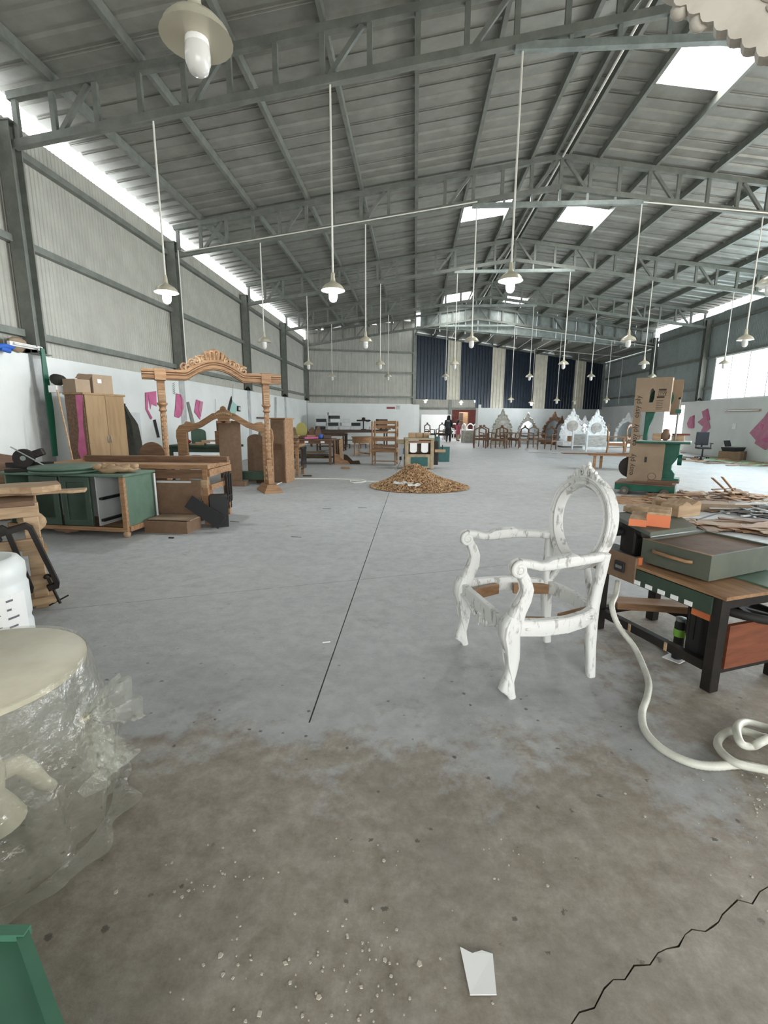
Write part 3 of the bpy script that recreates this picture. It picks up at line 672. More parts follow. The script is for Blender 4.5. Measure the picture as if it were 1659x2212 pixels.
for k in range(2):
    tag(MB().cbox((0, 0, .004), (.2, .1, .006)).jitter(.006, 9, k).build('paper_scrap', 'paint_white', None, loc=A_+ud*(.32+.12*k)+Vector((.16+.05*k, .06, .0)), rot=(0, 0, .6+k)), 'crumpled white paper under the saw bench', 'paper', 'papers under the saw bench')
# crate lying on the bench
c0, c1, c2 = G(1383, 1212, .55), G(1530, 1257, .55), G(1625, 1207, .55)
ex = (c1-c0); ey = (c2-c1); la, lb = ex.length, ey.length; a = math.atan2(ex.y, ex.x)
cr = thing('drawer_crate', 'shallow green wooden drawer turned upside down on saw bench', 'drawer', (c0.x, c0.y, .552), a)
lb = .58
th = .016; hz = .14
MB().box(0, 0, 0, la, th, hz).build('front_panel', 'olive_paint', cr); MB().box(0, lb-th, 0, la, lb, hz).build('back_panel', 'olive_paint', cr)
MB().box(0, th, 0, th, lb-th, hz).build('side_panel', 'olive_paint', cr); MB().box(la-th, th, 0, la, lb-th, hz).build('side_panel', 'olive_paint', cr)
MB().box(th, th, hz-.02, la-th, lb-th, hz-.012).build('bottom_board', 'mdf', cr)
MB().box(0, -.001, hz, la, th+.001, hz+.003).build('raw_edge', 'wood_raw', cr)
hd = sweep([(la*.2, -.002, hz*.62), (la*.24, -.024, hz*.62), (la*.5, -.03, hz*.60), (la*.72, -.024, hz*.58), (la*.76, -.002, hz*.58)], [(.018, .018)]*5).build('handle', 'wood_raw', cr, True)
MB().prism([(la*.45+.05*math.cos(i*.5), lb*.45+.04*math.sin(i*.5)) for i in range(12)], hz-.0119, hz-.0115, 'xy').build('pencil_mark', 'mdf', cr)
# stacked wood blocks on the infeed table
blk = []
def block(px_, py_, z, d, rz_, end, label, m='wood_pale'):
    p = G(px_, py_, z); t = thing('wood_block', label, 'block', (p.x, p.y, z), rz_, 'blocks on the infeed table')
    n_ = 7; pr = [(-d[0]/2+d[0]*i/n_, d[2]*(.86+.14*math.sin(i*1.7+px_))) for i in range(n_+1)]
    MB().prism([(-d[0]/2, 0)] + [(a_, b_) for a_, b_ in pr] + [(d[0]/2, 0)], -d[1]/2, d[1]/2).build('body', m, t, bevel=.003)
    if end: MB().box(-d[0]/2-.003, -d[1]/2, 0, -d[0]/2, d[1]/2, d[2]*.8).build('painted_end', mat('orange_end', '#d87b52', .6).name if 'orange_end' not in MATS else 'orange_end', t)
    return t
block(1422, 1130, .801, (.24, .12, .085), R(62), True, 'curved pale wood block with orange painted end')
block(1380, 1128, .801, (.26, .09, .05), R(62), True, 'low pale wood block with orange painted end')
block(1468, 1112, .801, (.2, .13, .1), R(25), False, 'chunky pale wood offcut beside the orange ended blocks')
block(1388, 1104, .801, (.26, .07, .045), R(20), False, 'thin curved wood strip behind the orange ended blocks')
block(1445, 1096, .801, (.2, .08, .07), R(-10), False, 'rounded wood scrap at the back of the infeed table')
# white corrugated hose
hp = [PY(1335, 1255, 3.06), PY(1330, 1285, 3.0), PY(1322, 1310, 2.9), PY(1335, 1350, 2.86), G(1370, 1398, .05), G(1390, 1440, .03), G(1401, 1475, .02), G(1398, 1505, .02), G(1387, 1540, .02), G(1392, 1575, .02), G(1415, 1605, .02), G(1450, 1630, .02), G(1500, 1650, .02), G(1545, 1655, .02), G(1600, 1652, .02), G(1660, 1664, .02), G(1760, 1690, .02)]
def smooth_path(P_, n=6):
    o = []
    for i in range(len(P_)-1):
        p0, p1, p2, p3 = P_[max(i-1, 0)], P_[i], P_[i+1], P_[min(i+2, len(P_)-1)]
        for k in range(n):
            t = k/n; o.append(.5*((2*p1)+(-p0+p2)*t+(2*p0-5*p1+4*p2-p3)*t*t+(-p0+3*p1-3*p2+p3)*t**3))
    o.append(P_[-1]); return o
sp = smooth_path(hp, 10)
mat('hose', '#d8d8cc', .45, 0, '#c6c6ba', 9)
tag(MB().tube(sp, [.0165+.0012*(i % 2) for i in range(len(sp))], 10).build('flexible_hose', 'hose', None, True), 'pale flexible hose snaking from the saw bench across the floor', 'hose')
h2 = [G(1720, 1672, .02), G(1650, 1662, .022), G(1590, 1648, .045), G(1555, 1620, .03), G(1552, 1598, .02), G(1575, 1580, .02), G(1610, 1580, .05), G(1650, 1592, .05), G(1700, 1600, .02)]
h3 = [G(1700, 1585, .02), G(1650, 1570, .02), G(1610, 1560, .04), G(1592, 1572, .07), G(1600, 1605, .06), G(1625, 1612, .03), G(1650, 1600, .07), G(1700, 1580, .03)]
for hh, lb_ in ((h2, 'pale hose loop curling back on the floor by the saw'), (h3, 'pale hose end knotted over the curled loop')):
    sp = smooth_path(hh, 10); tag(MB().tube(sp, .0165, 10).build('flexible_hose', 'hose', None, True), lb_, 'hose')
# ------------------------------------------------------------------ plastic-wrapped round table
rt = thing('round_side_table', 'small cream round pedestal table wrapped in clear plastic', 'table', (-1.424, 1.297, 0), 0)
mat('cream_paint', '#d9d3bd', .5, 0, '#cdc6b0', 5)
RT = .333
MB().lathe([(RT-.02, .572), (RT, .578), (RT, .594), (RT-.008, .6), (.0001, .6)], 56).build('table_top', 'cream_paint', rt, True)
MB().lathe([(.1, .03), (.08, .08), (.05, .14), (.06, .22), (.045, .3), (.065, .4), (.05, .46), (.09, .52), (.12, .57)], 20).build('pedestal', 'cream_paint', rt, True)
for k in range(3):
    a = k*2*math.pi/3+3.3
    f = lambda r_, z: (r_*math.cos(a), r_*math.sin(a), z)
    MB().tube([f(.05, .2), f(.1, .19), f(.14, .13), f(.17, .06), f(.2, .02)], [.035, .034, .03, .026, .02], 8).build('foot', 'cream_paint', rt, True)
mp_ = bpy.data.materials.new('clear_plastic'); mp_.use_nodes = True; MATS['plastic'] = mp_
n2 = mp_.node_tree; n2.nodes.clear(); out = n2.nodes.new('ShaderNodeOutputMaterial'); gl = n2.nodes.new('ShaderNodeBsdfGlossy'); tp = n2.nodes.new('ShaderNodeBsdfTransparent'); df = n2.nodes.new('ShaderNodeBsdfTranslucent'); d2_ = n2.nodes.new('ShaderNodeBsdfDiffuse')
m1 = n2.nodes.new('ShaderNodeMixShader'); m2 = n2.nodes.new('ShaderNodeMixShader'); m4 = n2.nodes.new('ShaderNodeMixShader'); lw = n2.nodes.new('ShaderNodeLayerWeight'); lw.inputs[0].default_value = .35
gl.inputs['Roughness'].default_value = .12; tp.inputs[0].default_value = (.93, .93, .9, 1); df.inputs[0].default_value = (.8, .8, .72, 1); d2_.inputs[0].default_value = (.75, .75, .68, 1)
m4.inputs[0].default_value = .5; m1.inputs[0].default_value = .26
n2.links.new(df.outputs[0], m4.inputs[1]); n2.links.new(d2_.outputs[0], m4.inputs[2]); n2.links.new(tp.outputs[0], m1.inputs[1]); n2.links.new(m4.outputs[0], m1.inputs[2])
tcp = n2.nodes.new('ShaderNodeTexCoord'); nzp = n2.nodes.new('ShaderNodeTexNoise'); nzp.inputs['Scale'].default_value = 16; nzp.inputs['Detail'].default_value = 5
bmp = n2.nodes.new('ShaderNodeBump'); bmp.inputs['Strength'].default_value = .9; bmp.inputs['Distance'].default_value = .03
n2.links.new(tcp.outputs['Object'], nzp.inputs['Vector']); n2.links.new(nzp.outputs['Fac'], bmp.inputs['Height']); n2.links.new(bmp.outputs[0], gl.inputs['Normal']); n2.links.new(bmp.outputs[0], d2_.inputs['Normal'])
mrl = n2.nodes.new('ShaderNodeMath'); mrl.operation = 'MULTIPLY'; mrl.inputs[1].default_value = .62
n2.links.new(lw.outputs['Facing'], mrl.inputs[0]); n2.links.new(mrl.outputs[0], m2.inputs[0]); n2.links.new(m1.outputs[0], m2.inputs[1]); n2.links.new(gl.outputs[0], m2.inputs[2]); n2.links.new(m2.outputs[0], out.inputs[0])
KN = local(rt, PY(180, 1514, 1.34)); ka = math.atan2(KN.y, KN.x)
mb = MB(); NA, NZ_ = 180, 34
for j in range(NZ_):
    t = j/(NZ_-1)
    for i in range(NA):
        a = 2*math.pi*i/NA
        da = math.atan2(math.sin(a-ka), math.cos(a-ka))
        z = .603-.59*t
        r_ = RT+.006+.02*t+.05*math.sin(t*math.pi)*(.5+.5*noise.noise(Vector((math.cos(a)*2, math.sin(a)*2, t))))
        r_ += .045*(t**.6)*noise.noise(Vector((math.cos(a)*4, math.sin(a)*4, t*2.2)))+.03*t**.5*abs(noise.noise(Vector((math.cos(a)*13, math.sin(a)*13, t*4))))
        pinch = math.exp(-(da/.5)**2)*math.exp(-((z-KN.z)/.13)**2); r_ = r_*(1-pinch*.02)
        mb.v.append(Vector((math.cos(a)*r_, math.sin(a)*r_, max(.006, z))))
for j in range(NZ_-1):
    for i in range(NA): mb.f.append((j*NA+i, j*NA+(i+1) % NA, (j+1)*NA+(i+1) % NA, (j+1)*NA+i))
pc = thing('plastic_cover', 'crinkled clear plastic bag knotted round the small table', 'cover', (-1.424, 1.297, 0), 0)
mb.build('film', 'plastic', pc, True)
kn = Vector((math.cos(ka)*(RT+.02), math.sin(ka)*(RT+.02), .42))
MB().ball(kn, .016, 10, 6, (1, 1, 1.1)).build('knot', 'cream_paint', pc, True)
od = Vector((math.cos(ka), math.sin(ka), 0)); sd = Vector((-math.sin(ka), math.cos(ka), 0))
for sgn, el, ln in ((1, .35, .17), (-1, -.9, .2), (.2, -1.3, .22)):
    fb = MB(); NU, NV = 22, 18
    dirv = (od*math.cos(el)*1.0 + sd*.25*sgn + Vector((0, 0, 1))*math.sin(el)).normalized(); side = dirv.cross(Vector((0, 0, 1)) if abs(dirv.z) < .8 else sd).normalized(); nn = dirv.cross(side)
    for u_ in range(NU):
        for v_ in range(NV):
            t = u_/(NU-1); s_ = v_/(NV-1)-.5; wv = .02+.2*t**.8
            p = kn+dirv*ln*t+nn*s_*wv+side*(.035*math.sin(s_*17+t*3)*t+.03*noise.noise(Vector((s_*9, t*7, sgn)))+.012*noise.noise(Vector((s_*25, t*18, sgn))))
            p.z = max(p.z, .01)
            fb.v.append(p)
    for u_ in range(NU-1):
        for v_ in range(NV-1): a = u_*NV+v_; fb.f.append((a, a+1, a+NV+1, a+NV))
    fb.build('bow_flap', 'plastic', pc, True)
fb = MB()   # hem lying on the floor
for i in range(60):
    a = ka-1.9+i*.05; r0 = RT+.03; r1 = RT+.1+.05*noise.noise(Vector((a*4, 0, 9)))
    for k, r_ in enumerate((r0, (r0+r1)/2, r1)): fb.v.append(Vector((math.cos(a)*r_, math.sin(a)*r_, .012+(.05*abs(noise.noise(Vector((a*9, k, 2)))) if k == 1 else .012*abs(noise.noise(Vector((a*7, k, 3))))))))
for i in range(59):
    for k in range(2): a = i*3+k; fb.f.append((a, a+1, a+4, a+3))
fb.build('hem', 'plastic', pc, True)
# ------------------------------------------------------------------ white drum
dr = thing('plastic_drum', 'white plastic chemical drum with printed label, behind wrapped table', 'drum', (-2.46, 2.42, 0), 0)
mat('drum_white', '#dfe3e2', .4)
RD = .22
MB().lathe([(RD-.02, 0), (RD, .02), (RD, .2), (RD-.008, .22), (RD-.008, .24), (RD, .26), (RD, .44), (RD-.008, .455), (RD-.008, .475), (RD-.003, .5), (RD-.004, .56), (RD-.03, .6), (RD-.06, .608), (RD-.07, .598), (.0001, .598)], 40).build('barrel', 'drum_white', dr, True)
MB().lathe([(.03, .598), (.03, .62), (.024, .625), (.0001, .625)], 14, (.1, -.05, 0)).build('bung', 'drum_white', dr, True)
MB().tube([(.0, -.12, .6), (.03, -.13, .63), (.1, -.1, .635), (.14, -.02, .6)], .008, 6).build('grip', 'drum_white', dr, True)
def curved(mb, a0, a1, z0, z1, r_, n=8):
    base = len(mb.v)
    for i in range(n+1):
        a = a0+(a1-a0)*i/n
        for z in (z0, z1): mb.v.append(Vector((r_*math.cos(a), r_*math.sin(a), z)))
    for i in range(n): b_ = base+i*2; mb.f.append((b_, b_+2, b_+3, b_+1))
    return mb
lab = curved(MB(), R(-52), R(12), .17, .42, RD+.0015).build('label_sheet', 'paint_white', dr)
mat('ink', '#6b6d70', .8)
mbk = MB(); rr_ = random.Random(3)
for k in range(13):
    z = .4-.017*k; a0 = R(-48)
    curved(mbk, a0, a0+R(rr_.uniform(8, 22)), z, z+.006, RD+.003, 3)
    if k % 3 == 1: curved(mbk, R(-20), R(-20)+R(rr_.uniform(6, 16)), z, z+.012, RD+.003, 3)
mbk.build('label_text', 'ink', lab)
# ------------------------------------------------------------------ green box at the corner by the camera
gb = thing('painted_box', 'mint painted box corner standing beside the wrapped table', 'box', (-.9, .4, 0), 0)
mat('mint', '#4b7a62', .5, 0, '#436f59', 3)
bpts = [(.157, .313), (.45, .085), (.3, -.25), (-.4, -.25), (-.4, .27)]
MB().prism(bpts, 0, .40, 'xy').build('body', 'mint', gb, bevel=.005)
MB().bar((.16, .305, .405), (-.4, .262, .405), .02, .02).build('rim_strip', 'mint', gb); MB().bar((.152, .302, .405), (.44, .08, .405), .02, .012).build('rim_strip', 'mint', gb)
# paper scrap, plaster flecks
p = G(1035, 2100)
tag(MB().prism([(-.035, -.05), (.03, -.055), (.045, .035), (.02, .045), (-.01, .04), (-.04, .055)], .0005, .0035, 'xy').jitter(.004, 20, 1).build('paper_scrap', 'paint_white', None, loc=(p.x, p.y, .004), rot=(0, 0, .1)), 'torn white paper scrap on the stained bare concrete', 'paper')
p = G(705, 1388); tag(MB().cbox((0, 0, .003), (.05, .008, .004)).build('paper_strip', 'paint_white', None, loc=p, rot=(0, 0, .3)), 'thin white sliver lying by the floor joint', 'sliver')
mb = MB(); rr_ = random.Random(11)
def fleck(x, y_, s_):
    n_ = rr_.randint(4, 6); ph = rr_.random()*6
    pts = [(x+s_*rr_.uniform(.5, 1)*math.cos(ph+2*math.pi*i/n_), y_+s_*rr_.uniform(.4, 1)*math.sin(ph+2*math.pi*i/n_)) for i in range(n_)]
    mb.prism(pts, 0.0, .002+s_*.15, 'xy')
for cx_, cy_, sx_, sy_, n_ in ((-.28, .92, .2, .08, 70), (-.05, .98, .12, .06, 30), (-.62, 1.18, .1, .06, 26), (1.45, 1.55, .16, .14, 130), (.3, 1.3, .06, .05, 10), (-.1, 1.3, .08, .04, 8), (1.3, 1.35, .2, .15, 60), (.9, 1.9, .5, .3, 16)):
    for _ in range(n_): fleck(rr_.gauss(cx_, sx_), rr_.gauss(cy_, sy_), rr_.uniform(.002, .0055)*(1.9 if rr_.random() < .15 else 1))
mat('plaster_fleck', '#bdb7a8', .9)
o = mb.build('plaster_debris', 'plaster_fleck'); tag(o, 'scattered flecks of fallen white plaster on the floor', 'debris', kind='stuff')
# pale carved pelmet hanging overhead
mat('pelmet', '#c9c2b6', .7, 0, '#b9b1a5', 7, bump=.3)
pa, pb = PY(1400, -30, 1.7), PY(1760, 190, 1.5)
d = (pb-pa); a = math.atan2(d.y, d.x); slope = math.atan2(d.z, math.hypot(d.x, d.y)); ln = d.length
pe = thing('carved_pelmet', 'pale carved scalloped panel hung overhead near the roof light', 'panel', pa, rot=(0, -slope, a))
edge = [(0, 0)]; n_ = 12
for i in range(n_*4+1):
    x = ln*i/(n_*4); edge.append((x, -.012*abs(math.sin(i*math.pi/4))*(1 if i > 8 else .3)))
MB().prism(edge+[(ln, .55), (0, .45)], -.02, .02).build('panel', 'pelmet', pe, bevel=.006)
rr_ = random.Random(5)
for i in range(16):
    x = .08+i*ln/17; MB().ball((x, -.022, .09+.02*math.sin(i*1.3)), .02+.008*math.sin(i*2.1), 8, 5, (1.5, .4, .8)).build('carved_bead', 'pelmet', pe, True)
for x in (.13, .2): MB().ball((x, 0, -.006), .026, 10, 6, (1.1, .6, 1)).build('drop', 'pelmet', pe, True)
MB().tube([(ln*.5, 0, .5), (ln*.5-1.2, 0, 5.0)], .006, 5).build('hanging_wire', 'steel_grey', pe)
# ------------------------------------------------------------------ shared makers
def obx(name, label, cat, loc, rz, d, m, group=None, bevel=.003):
    o = MB().box(-d[0]/2, -d[1]/2, 0, d[0]/2, d[1]/2, d[2]).build(name, m, None, bevel=bevel, loc=loc, rot=(0, 0, rz)); return tag(o, label, cat, group)
def clamp(loc, rot, label, group, s=1.0):
    t = thing('c_clamp', label, 'clamp', loc, rot=rot, group=group)
    o = [(-.12, .09), (-.12, .12), (-.09, .15), (.09, .15), (.12, .12), (.12, -.25), (.1, -.28), (.03, -.28), (.03, -.245), (.085, -.245), (.085, .11), (.075, .118), (-.075, .118), (-.085, .11), (-.085, .09)]
    MB().prism([(a*s*.75, b_*s) for a, b_ in o], -.018*s, .018*s).build('clamp_frame', 'iron', t, bevel=.003)
    MB().tube([(.045*s, 0, -.2*s), (.045*s, 0, -.38*s)], .008*s, 8).build('screw', 'iron', t, True)
    MB().tube([(-.01*s, 0, -.37*s), (.1*s, 0, -.35*s)], .005*s, 6).build('tommy_bar', 'iron', t, True)
    MB().lathe([(.018*s, -.2*s), (.02*s, -.19*s), (.012*s, -.18*s)], 8, (.045*s, 0, 0)).build('swivel_pad', 'iron', t, True)
    return t
def bench(name, label, loc, rz, L_, W_, H_, m='wood_brown', shelf=.25, group=None, top=.05, leg=.07, cat='workbench'):
    t = thing(name, label, cat, loc, rz, group)
    MB().box(0, 0, H_-top, L_, W_, H_).build('bench_top', m, t, bevel=.004)
    for x in (.04, L_-.04-leg):
        for y_ in (.04, W_-.04-leg): MB().box(x, y_, 0, x+leg, y_+leg, H_-top).build('leg', m, t)
    for y_ in (.05, W_-.05-.04): MB().box(.04+leg, y_, H_-top-.1, L_-.04-leg, y_+.03, H_-top).build('apron', m, t)
    for x in (.05, L_-.05-.03): MB().box(x, .04+leg, H_-top-.1, x+.03, W_-.04-leg, H_-top).build('apron', m, t)
    if shelf:
        MB().box(.06, .06, shelf, L_-.06, W_-.06, shelf+.025).build('shelf', m, t)
    return t
def wallpoly(name, label, cat, pxs, X, m, group=None, th=.006, parts=None):
    """outline given as pixels of the flat thing, taken onto the side wall at X"""
    P_ = [PX(a, b_, X) for a, b_ in pxs]; s = 1 if X < 0 else -1
    c = sum(P_, Vector((0, 0, 0)))/len(P_)
    t = MB().prism([(p.y-c.y, p.z-c.z) for p in P_], 0, s*th, 'yz').build(name, m, None, loc=(X, c.y, c.z)); tag(t, label, cat, group)
    for nm, pp, mm in (parts or []):
        Q = [PX(a, b_, X) for a, b_ in pp]; MB().prism([(p.y-c.y, p.z-c.z) for p in Q], s*th, s*(th+.02), 'yz').build(nm, mm, t)
    return t
def plank(label, loc, rz, d, m='wood_raw', group=None, tilt=(0, 0), name='wood_plank'):
    o = MB().cbox((0, 0, 0), d).build(name, m, None, bevel=.002, loc=(loc[0], loc[1], loc[2]), rot=(tilt[0], tilt[1], rz)); return tag(o, label, 'plank', group)
# ------------------------------------------------------------------ trestle with clamps beside the drum
tr = thing('trestle_bench', 'pale timber trestle beside the white drum, clamps hung on its rail', 'workbench', (-2.74, 3.24, 0), R(40))
for y_ in (0, .5):
    MB().box(-.10, y_-.05, 0, -.01, y_+.04, .78).build('leg', 'wood_pale', tr, bevel=.004)
    MB().box(-1.5, y_-.05, 0, -1.41, y_+.04, .78).build('leg', 'wood_pale', tr, bevel=.004)
for z, w_ in ((.16, .1), (.46, .08), (.7, .1)):
    MB().box(-1.5, -.09, z, .03 if z < .3 else -.0, -.052, z+w_).build('rail', 'wood_pale', tr, bevel=.003)
    MB().box(-.08, -.05, z+.02, -.03, .5, z+w_-.01).build('cross_rail', 'wood_pale', tr, bevel=.003)
MB().box(-.13, -.09, .42, .02, .1, .46).build('foot_block', 'wood_pale', tr); MB().box(-.12, -.1, .04, .03, .1, .09).build('foot_block', 'wood_pale', tr)
MB().box(-1.55, -.1, .78, -.02, .56, .82).build('bench_top', 'wood_brown', tr, bevel=.004)
for k, (x, y_) in enumerate(((-.12, -.1), (-.26, -.1), (-.46, -.1))):
    clamp((-2.74+x*math.cos(R(40))-(y_-.03)*math.sin(R(40)), 3.24+x*math.sin(R(40))+(y_-.03)*math.cos(R(40)), .47), (R(6), R(-14+3*k), R(36+6*k)), 'black iron clamp hung on the trestle rail by the drum', 'clamps on the trestle rail', 1.25)
def carved_board(label, loc, rz, d, seed, m='wood_pale'):
    n_ = 16; up_ = []; dn_ = []
    for i in range(n_+1):
        x = -d[0]/2+d[0]*i/n_; up_.append((x, d[1]/2*(1+.12*math.sin(i*1.1+seed)))); dn_.append((x, -d[1]/2*(1+.3*math.sin(i*.9+seed*2))))
    o = MB().prism(up_+dn_[::-1], 0, d[2], 'xy').build('carved_board', m, None, bevel=.006, loc=loc, rot=(0, 0, rz)); return tag(o, label, 'board')
carved_board('pale carved board with wavy edge topmost on the trestle', (-3.16, 3.2, .845), R(42), (1.0, .3, .05), 1)
carved_board('pale carved leg blank lying at the trestle end', (-2.86, 3.42, .822), R(30), (.6, .13, .022), 4)
tag(MB().ball((0, 0, .06), .09, 14, 8, (1, .7, 1)).jitter(.02, 14, 3).build('carved_block', 'wood_pale', None, True, loc=(-2.86, 3.3, .56), rot=(0, 0, .4)), 'knobbly carved pale wood piece resting on the trestle rail', 'carving')
# ------------------------------------------------------------------ green cabinet
gc = thing('green_cabinet', 'green painted cabinet with open bay, raw wood corner and bun foot', 'cabinet', (-3.36, 5.24, 0), R(-5))
CW, CD, CH = 1.62, .56, .75
for x0, x1, m_ in ((-.02, 0, 'green_paint'), (-.40, -.385, 'white_board'), (-1.62, -1.6, 'green_paint')):
    MB().box(x0, .04, .12, x1, CD, CH-.03).build('side_panel', m_, gc)
MB().box(-CW, CD-.015, .12, 0, CD, CH-.03).build('back_panel', 'white_board', gc)
MB().box(-CW, .0, .09, 0, CD, .12).build('bottom_board', 'wood_raw', gc)
MB().box(-CW-.02, -.03, CH-.03, .03, CD+.01, CH).build('cabinet_top', 'green_paint', gc, bevel=.006)
MB().box(-.06, 0, .09, .0, .045, CH-.03).build('corner_post', 'wood_raw', gc, bevel=.004)
MB().box(-CW, -.01, .07, .005, .03, .12).build('base_rail', 'wood_raw', gc)
MB().box(.0, .03, .07, .02, CD, .13).build('base_rail', 'wood_raw', gc)
MB().prism([(-1.0, .075), (-.62, .075), (-.66, .05), (-.75, .04), (-.8, .022), (-.86, .04), (-.95, .045)], -.014, -.001).build('carved_apron', 'wood_brown', gc, bevel=.004)
MB().lathe([(.02, 0), (.034, .012), (.044, .045), (.03, .07), (.042, .09)], 14, (-.03, .02, 0)).build('bun_foot', 'wood_pale', gc, True)
MB().lathe([(.02, 0), (.034, .012), (.044, .045), (.03, .07), (.042, .09)], 14, (-1.58, .02, 0)).build('bun_foot', 'wood_pale', gc, True)
MB().lathe([(.02, 0), (.034, .012), (.044, .045), (.03, .07), (.042, .09)], 14, (-.03, CD-.04, 0)).build('bun_foot', 'wood_pale', gc, True)
for z in (.17, .43):
    MB().box(-.385, .06, z, -.34, .46, z+.03).build('drawer_runner', 'black', gc); MB().box(-.065, .06, z+.02, -.02, .1, z+.05).build('runner_clip', 'black', gc)
for x0, x1 in ((-.80, -.42), (-1.22, -.84)):
    dd = MB().box(x0, -.02, .13, x1, 0, CH-.035).build('door', 'green_dark', gc)
    fr = [(x0, .13), (x1, .13), (x1, CH-.035), (x0, CH-.035)]; hl = [(x0+.07, .20), (x1-.07, .20), (x1-.07, CH-.105), (x0+.07, CH-.105)]
    MB().prism([fr, hl], -.034, -.02).build('door_frame', 'green_dark', dd, bevel=.008)
    MB().frustum(x0+.085, -.02, x1-.085, -.019, .215, x0+.085, -.02, x1-.085, -.019, CH-.12).build('door_panel', 'green_dark', dd)
MB().box(.022, CD-.03, .1, .03, CD+.0, CH-.04).build('toothed_strip', 'white_board', gc)
c = G(150, 1012, .78)
for k, (r_, z, lb_) in enumerate(((.40, .752, 'lower green round tabletop stacked on the green cabinet'), (.405, .79, 'upper green round tabletop stacked on the green cabinet'))):
    tag(MB().lathe([(r_-.03, 0), (r_-.006, .006), (r_, .016), (r_, .026), (r_-.01, .034), (.0001, .036)], 48).build('round_tabletop', 'green_paint', None, True, loc=(-4.2, 5.50, z), rot=(0, 0, k)), lb_, 'tabletop')
p = G(262, 1015, .75)
cv = thing('carving_piece', 'raw carved wood scrollwork piece on the green cabinet', 'carving', (-3.55, 5.45, .752), R(10))
MB().ball((0, 0, .04), .04, 18, 10, (6, 2.6, 1)).jitter(.03, 11, 2).build('scroll_body', 'wood_pale', cv, True)
for k in range(6): MB().ball((-.2+.08*k, -.05+.03*(k % 2), .075), .045, 10, 8, (1.3, .8, .8)).jitter(.015, 25, k).build('carved_leaf', 'wood_pale', cv, True)
# mitre saw on the cabinet end
ms_ = thing('mitre_saw', 'dark mitre saw with metal arm on the green cabinet end', 'saw', (-4.72, 5.5, .75), R(25))
MB().box(-.2, -.14, 0, .2, .14, .04).build('base', 'iron', ms_, bevel=.006)
MB().tube([(-.02, -.05, .16), (-.02, .02, .16)], .11, 20).build('blade_guard', 'iron', ms_, True); MB().tube([(-.02, -.06, .16), (-.02, .03, .16)], .03, 12).build('hub', 'steel_light', ms_, True)
MB().cbox((.08, .06, .2), (.2, .1, .09), 0, 0, R(-20)).build('motor_housing', 'iron', ms_, bevel=.012); MB().bar((-.12, -.08, .3), (.2, -.06, .06), .02, .012).build('arm', 'steel_light', ms_)
MB().box(-.25, .1, .04, .25, .115, .1).build('fence', 'iron', ms_)
tag(MB().cbox((0, 0, 0), (.3, .02, .9)).build('leaning_board', 'wood_brown', None, loc=(-5.55, 6.05, .45), rot=(0, R(14), R(70))), 'brown board leaning against the white wall behind the mitre saw', 'board')
# ------------------------------------------------------------------ brown workbench
wbx, wby = -2.70, 6.0
b1 = thing('workbench', 'brown workbench with a big board hung on its front and clamps', 'workbench', (wbx, wby, 0), R(1))
MB().box(-2.2, 0, .74, .02, .80, .8).build('bench_top', 'wood_raw', b1, bevel=.004)
MB().box(-2.2, -.015, .62, -.06, 0, .735).build('front_apron', 'wood_brown', b1)
MB().box(-.0, .02, .64, .03, .80, .735).build('end_rail', 'wood_raw', b1); MB().box(.0, .06, .46, .03, .72, .53).build('end_rail', 'wood_raw', b1)
for x in (-.07, -2.15):
    for y_ in (.0, .72): MB().box(x, y_, 0, x+.07, y_+.07, .74).build('leg', 'wood_raw', b1)
MB().box(-.09, -.01, .5, .0, .0, .6).build('brace_block', 'wood_pale', b1)
MB().box(-.66, -.04, .06, -.075, -.018, .60).build('hung_board', 'mdf', b1)
MB().box(-.66, -.043, .565, -.2, -.04, .59).build('tape_strip', 'white_board', b1)
MB().box(-2.1, .1, .12, -.1, .7, .15).build('shelf', 'wood_brown', b1)
plank('long squared timber lying along the brown workbench', (wbx-.85, wby+.35, .842), R(1), (2.0, .09, .08), 'wood_brown')
plank('second timber beside the long one on the workbench', (wbx-1.1, wby+.5, .835), R(0), (1.8, .07, .065), 'wood_raw')
plank('flat pale board on the brown workbench far edge', (wbx-1.5, wby+.68, .82), R(3), (1.2, .12, .035), 'wood_pale')
cvb = thing('carved_slab', 'slotted wooden plane body on the brown workbench', 'tool', (wbx-.35, wby+.62, .80), R(3))
MB().box(-.22, -.04, 0, .22, .04, .07).build('plane_body', 'wood_raw', cvb, bevel=.004); MB().ball((.25, 0, .05), .035, 10, 6).build('plane_knob', 'wood_pale', cvb, True); MB().box(-.12, -.015, .068, .0, .015, .074).build('plane_slot', 'black', cvb)
for k in range(3):
    clamp((wbx+.06+.0*k, wby+.42+.09*k, .50), (0, 0, R(95+4*k)), 'black iron clamp hooked on the brown workbench end', 'clamps on the brown workbench', 1.0)
tray = thing('shallow_crate', 'brown shallow crate with cardboard on it below the workbench', 'crate', G(365, 1150)+Vector((0, .12, 0)), R(-3))
for d_ in ((-.28, -.17, .28, -.155), (-.28, .155, .28, .17), (-.28, -.155, -.265, .155), (.265, -.155, .28, .155)): MB().box(d_[0], d_[1], 0, d_[2], d_[3], .15).build('side_board', 'mdf', tray)
MB().box(-.265, -.155, 0, .265, .155, .012).build('bottom_board', 'mdf', tray)
MB().box(-.26, -.12, .152, .3, .2, .165).build('loose_lid', 'cardboard', tray)
bb = thing('black_box', 'open black wooden box standing on end by the workbench', 'box', G(468, 1138)+Vector((0, .12, 0)), R(22))
for d_ in ((-.11, -.14, 0, -.095, .14, .40), (-.095, -.14, 0, .11, .14, .015), (-.095, -.14, .385, .11, .14, .40), (-.095, .125, .015, .11, .14, .385)): MB().box(*d_).build('side_board', 'black', bb)
MB().box(-.11, -.155, 0, .11, -.14, .40).build('front_board', 'black', bb)
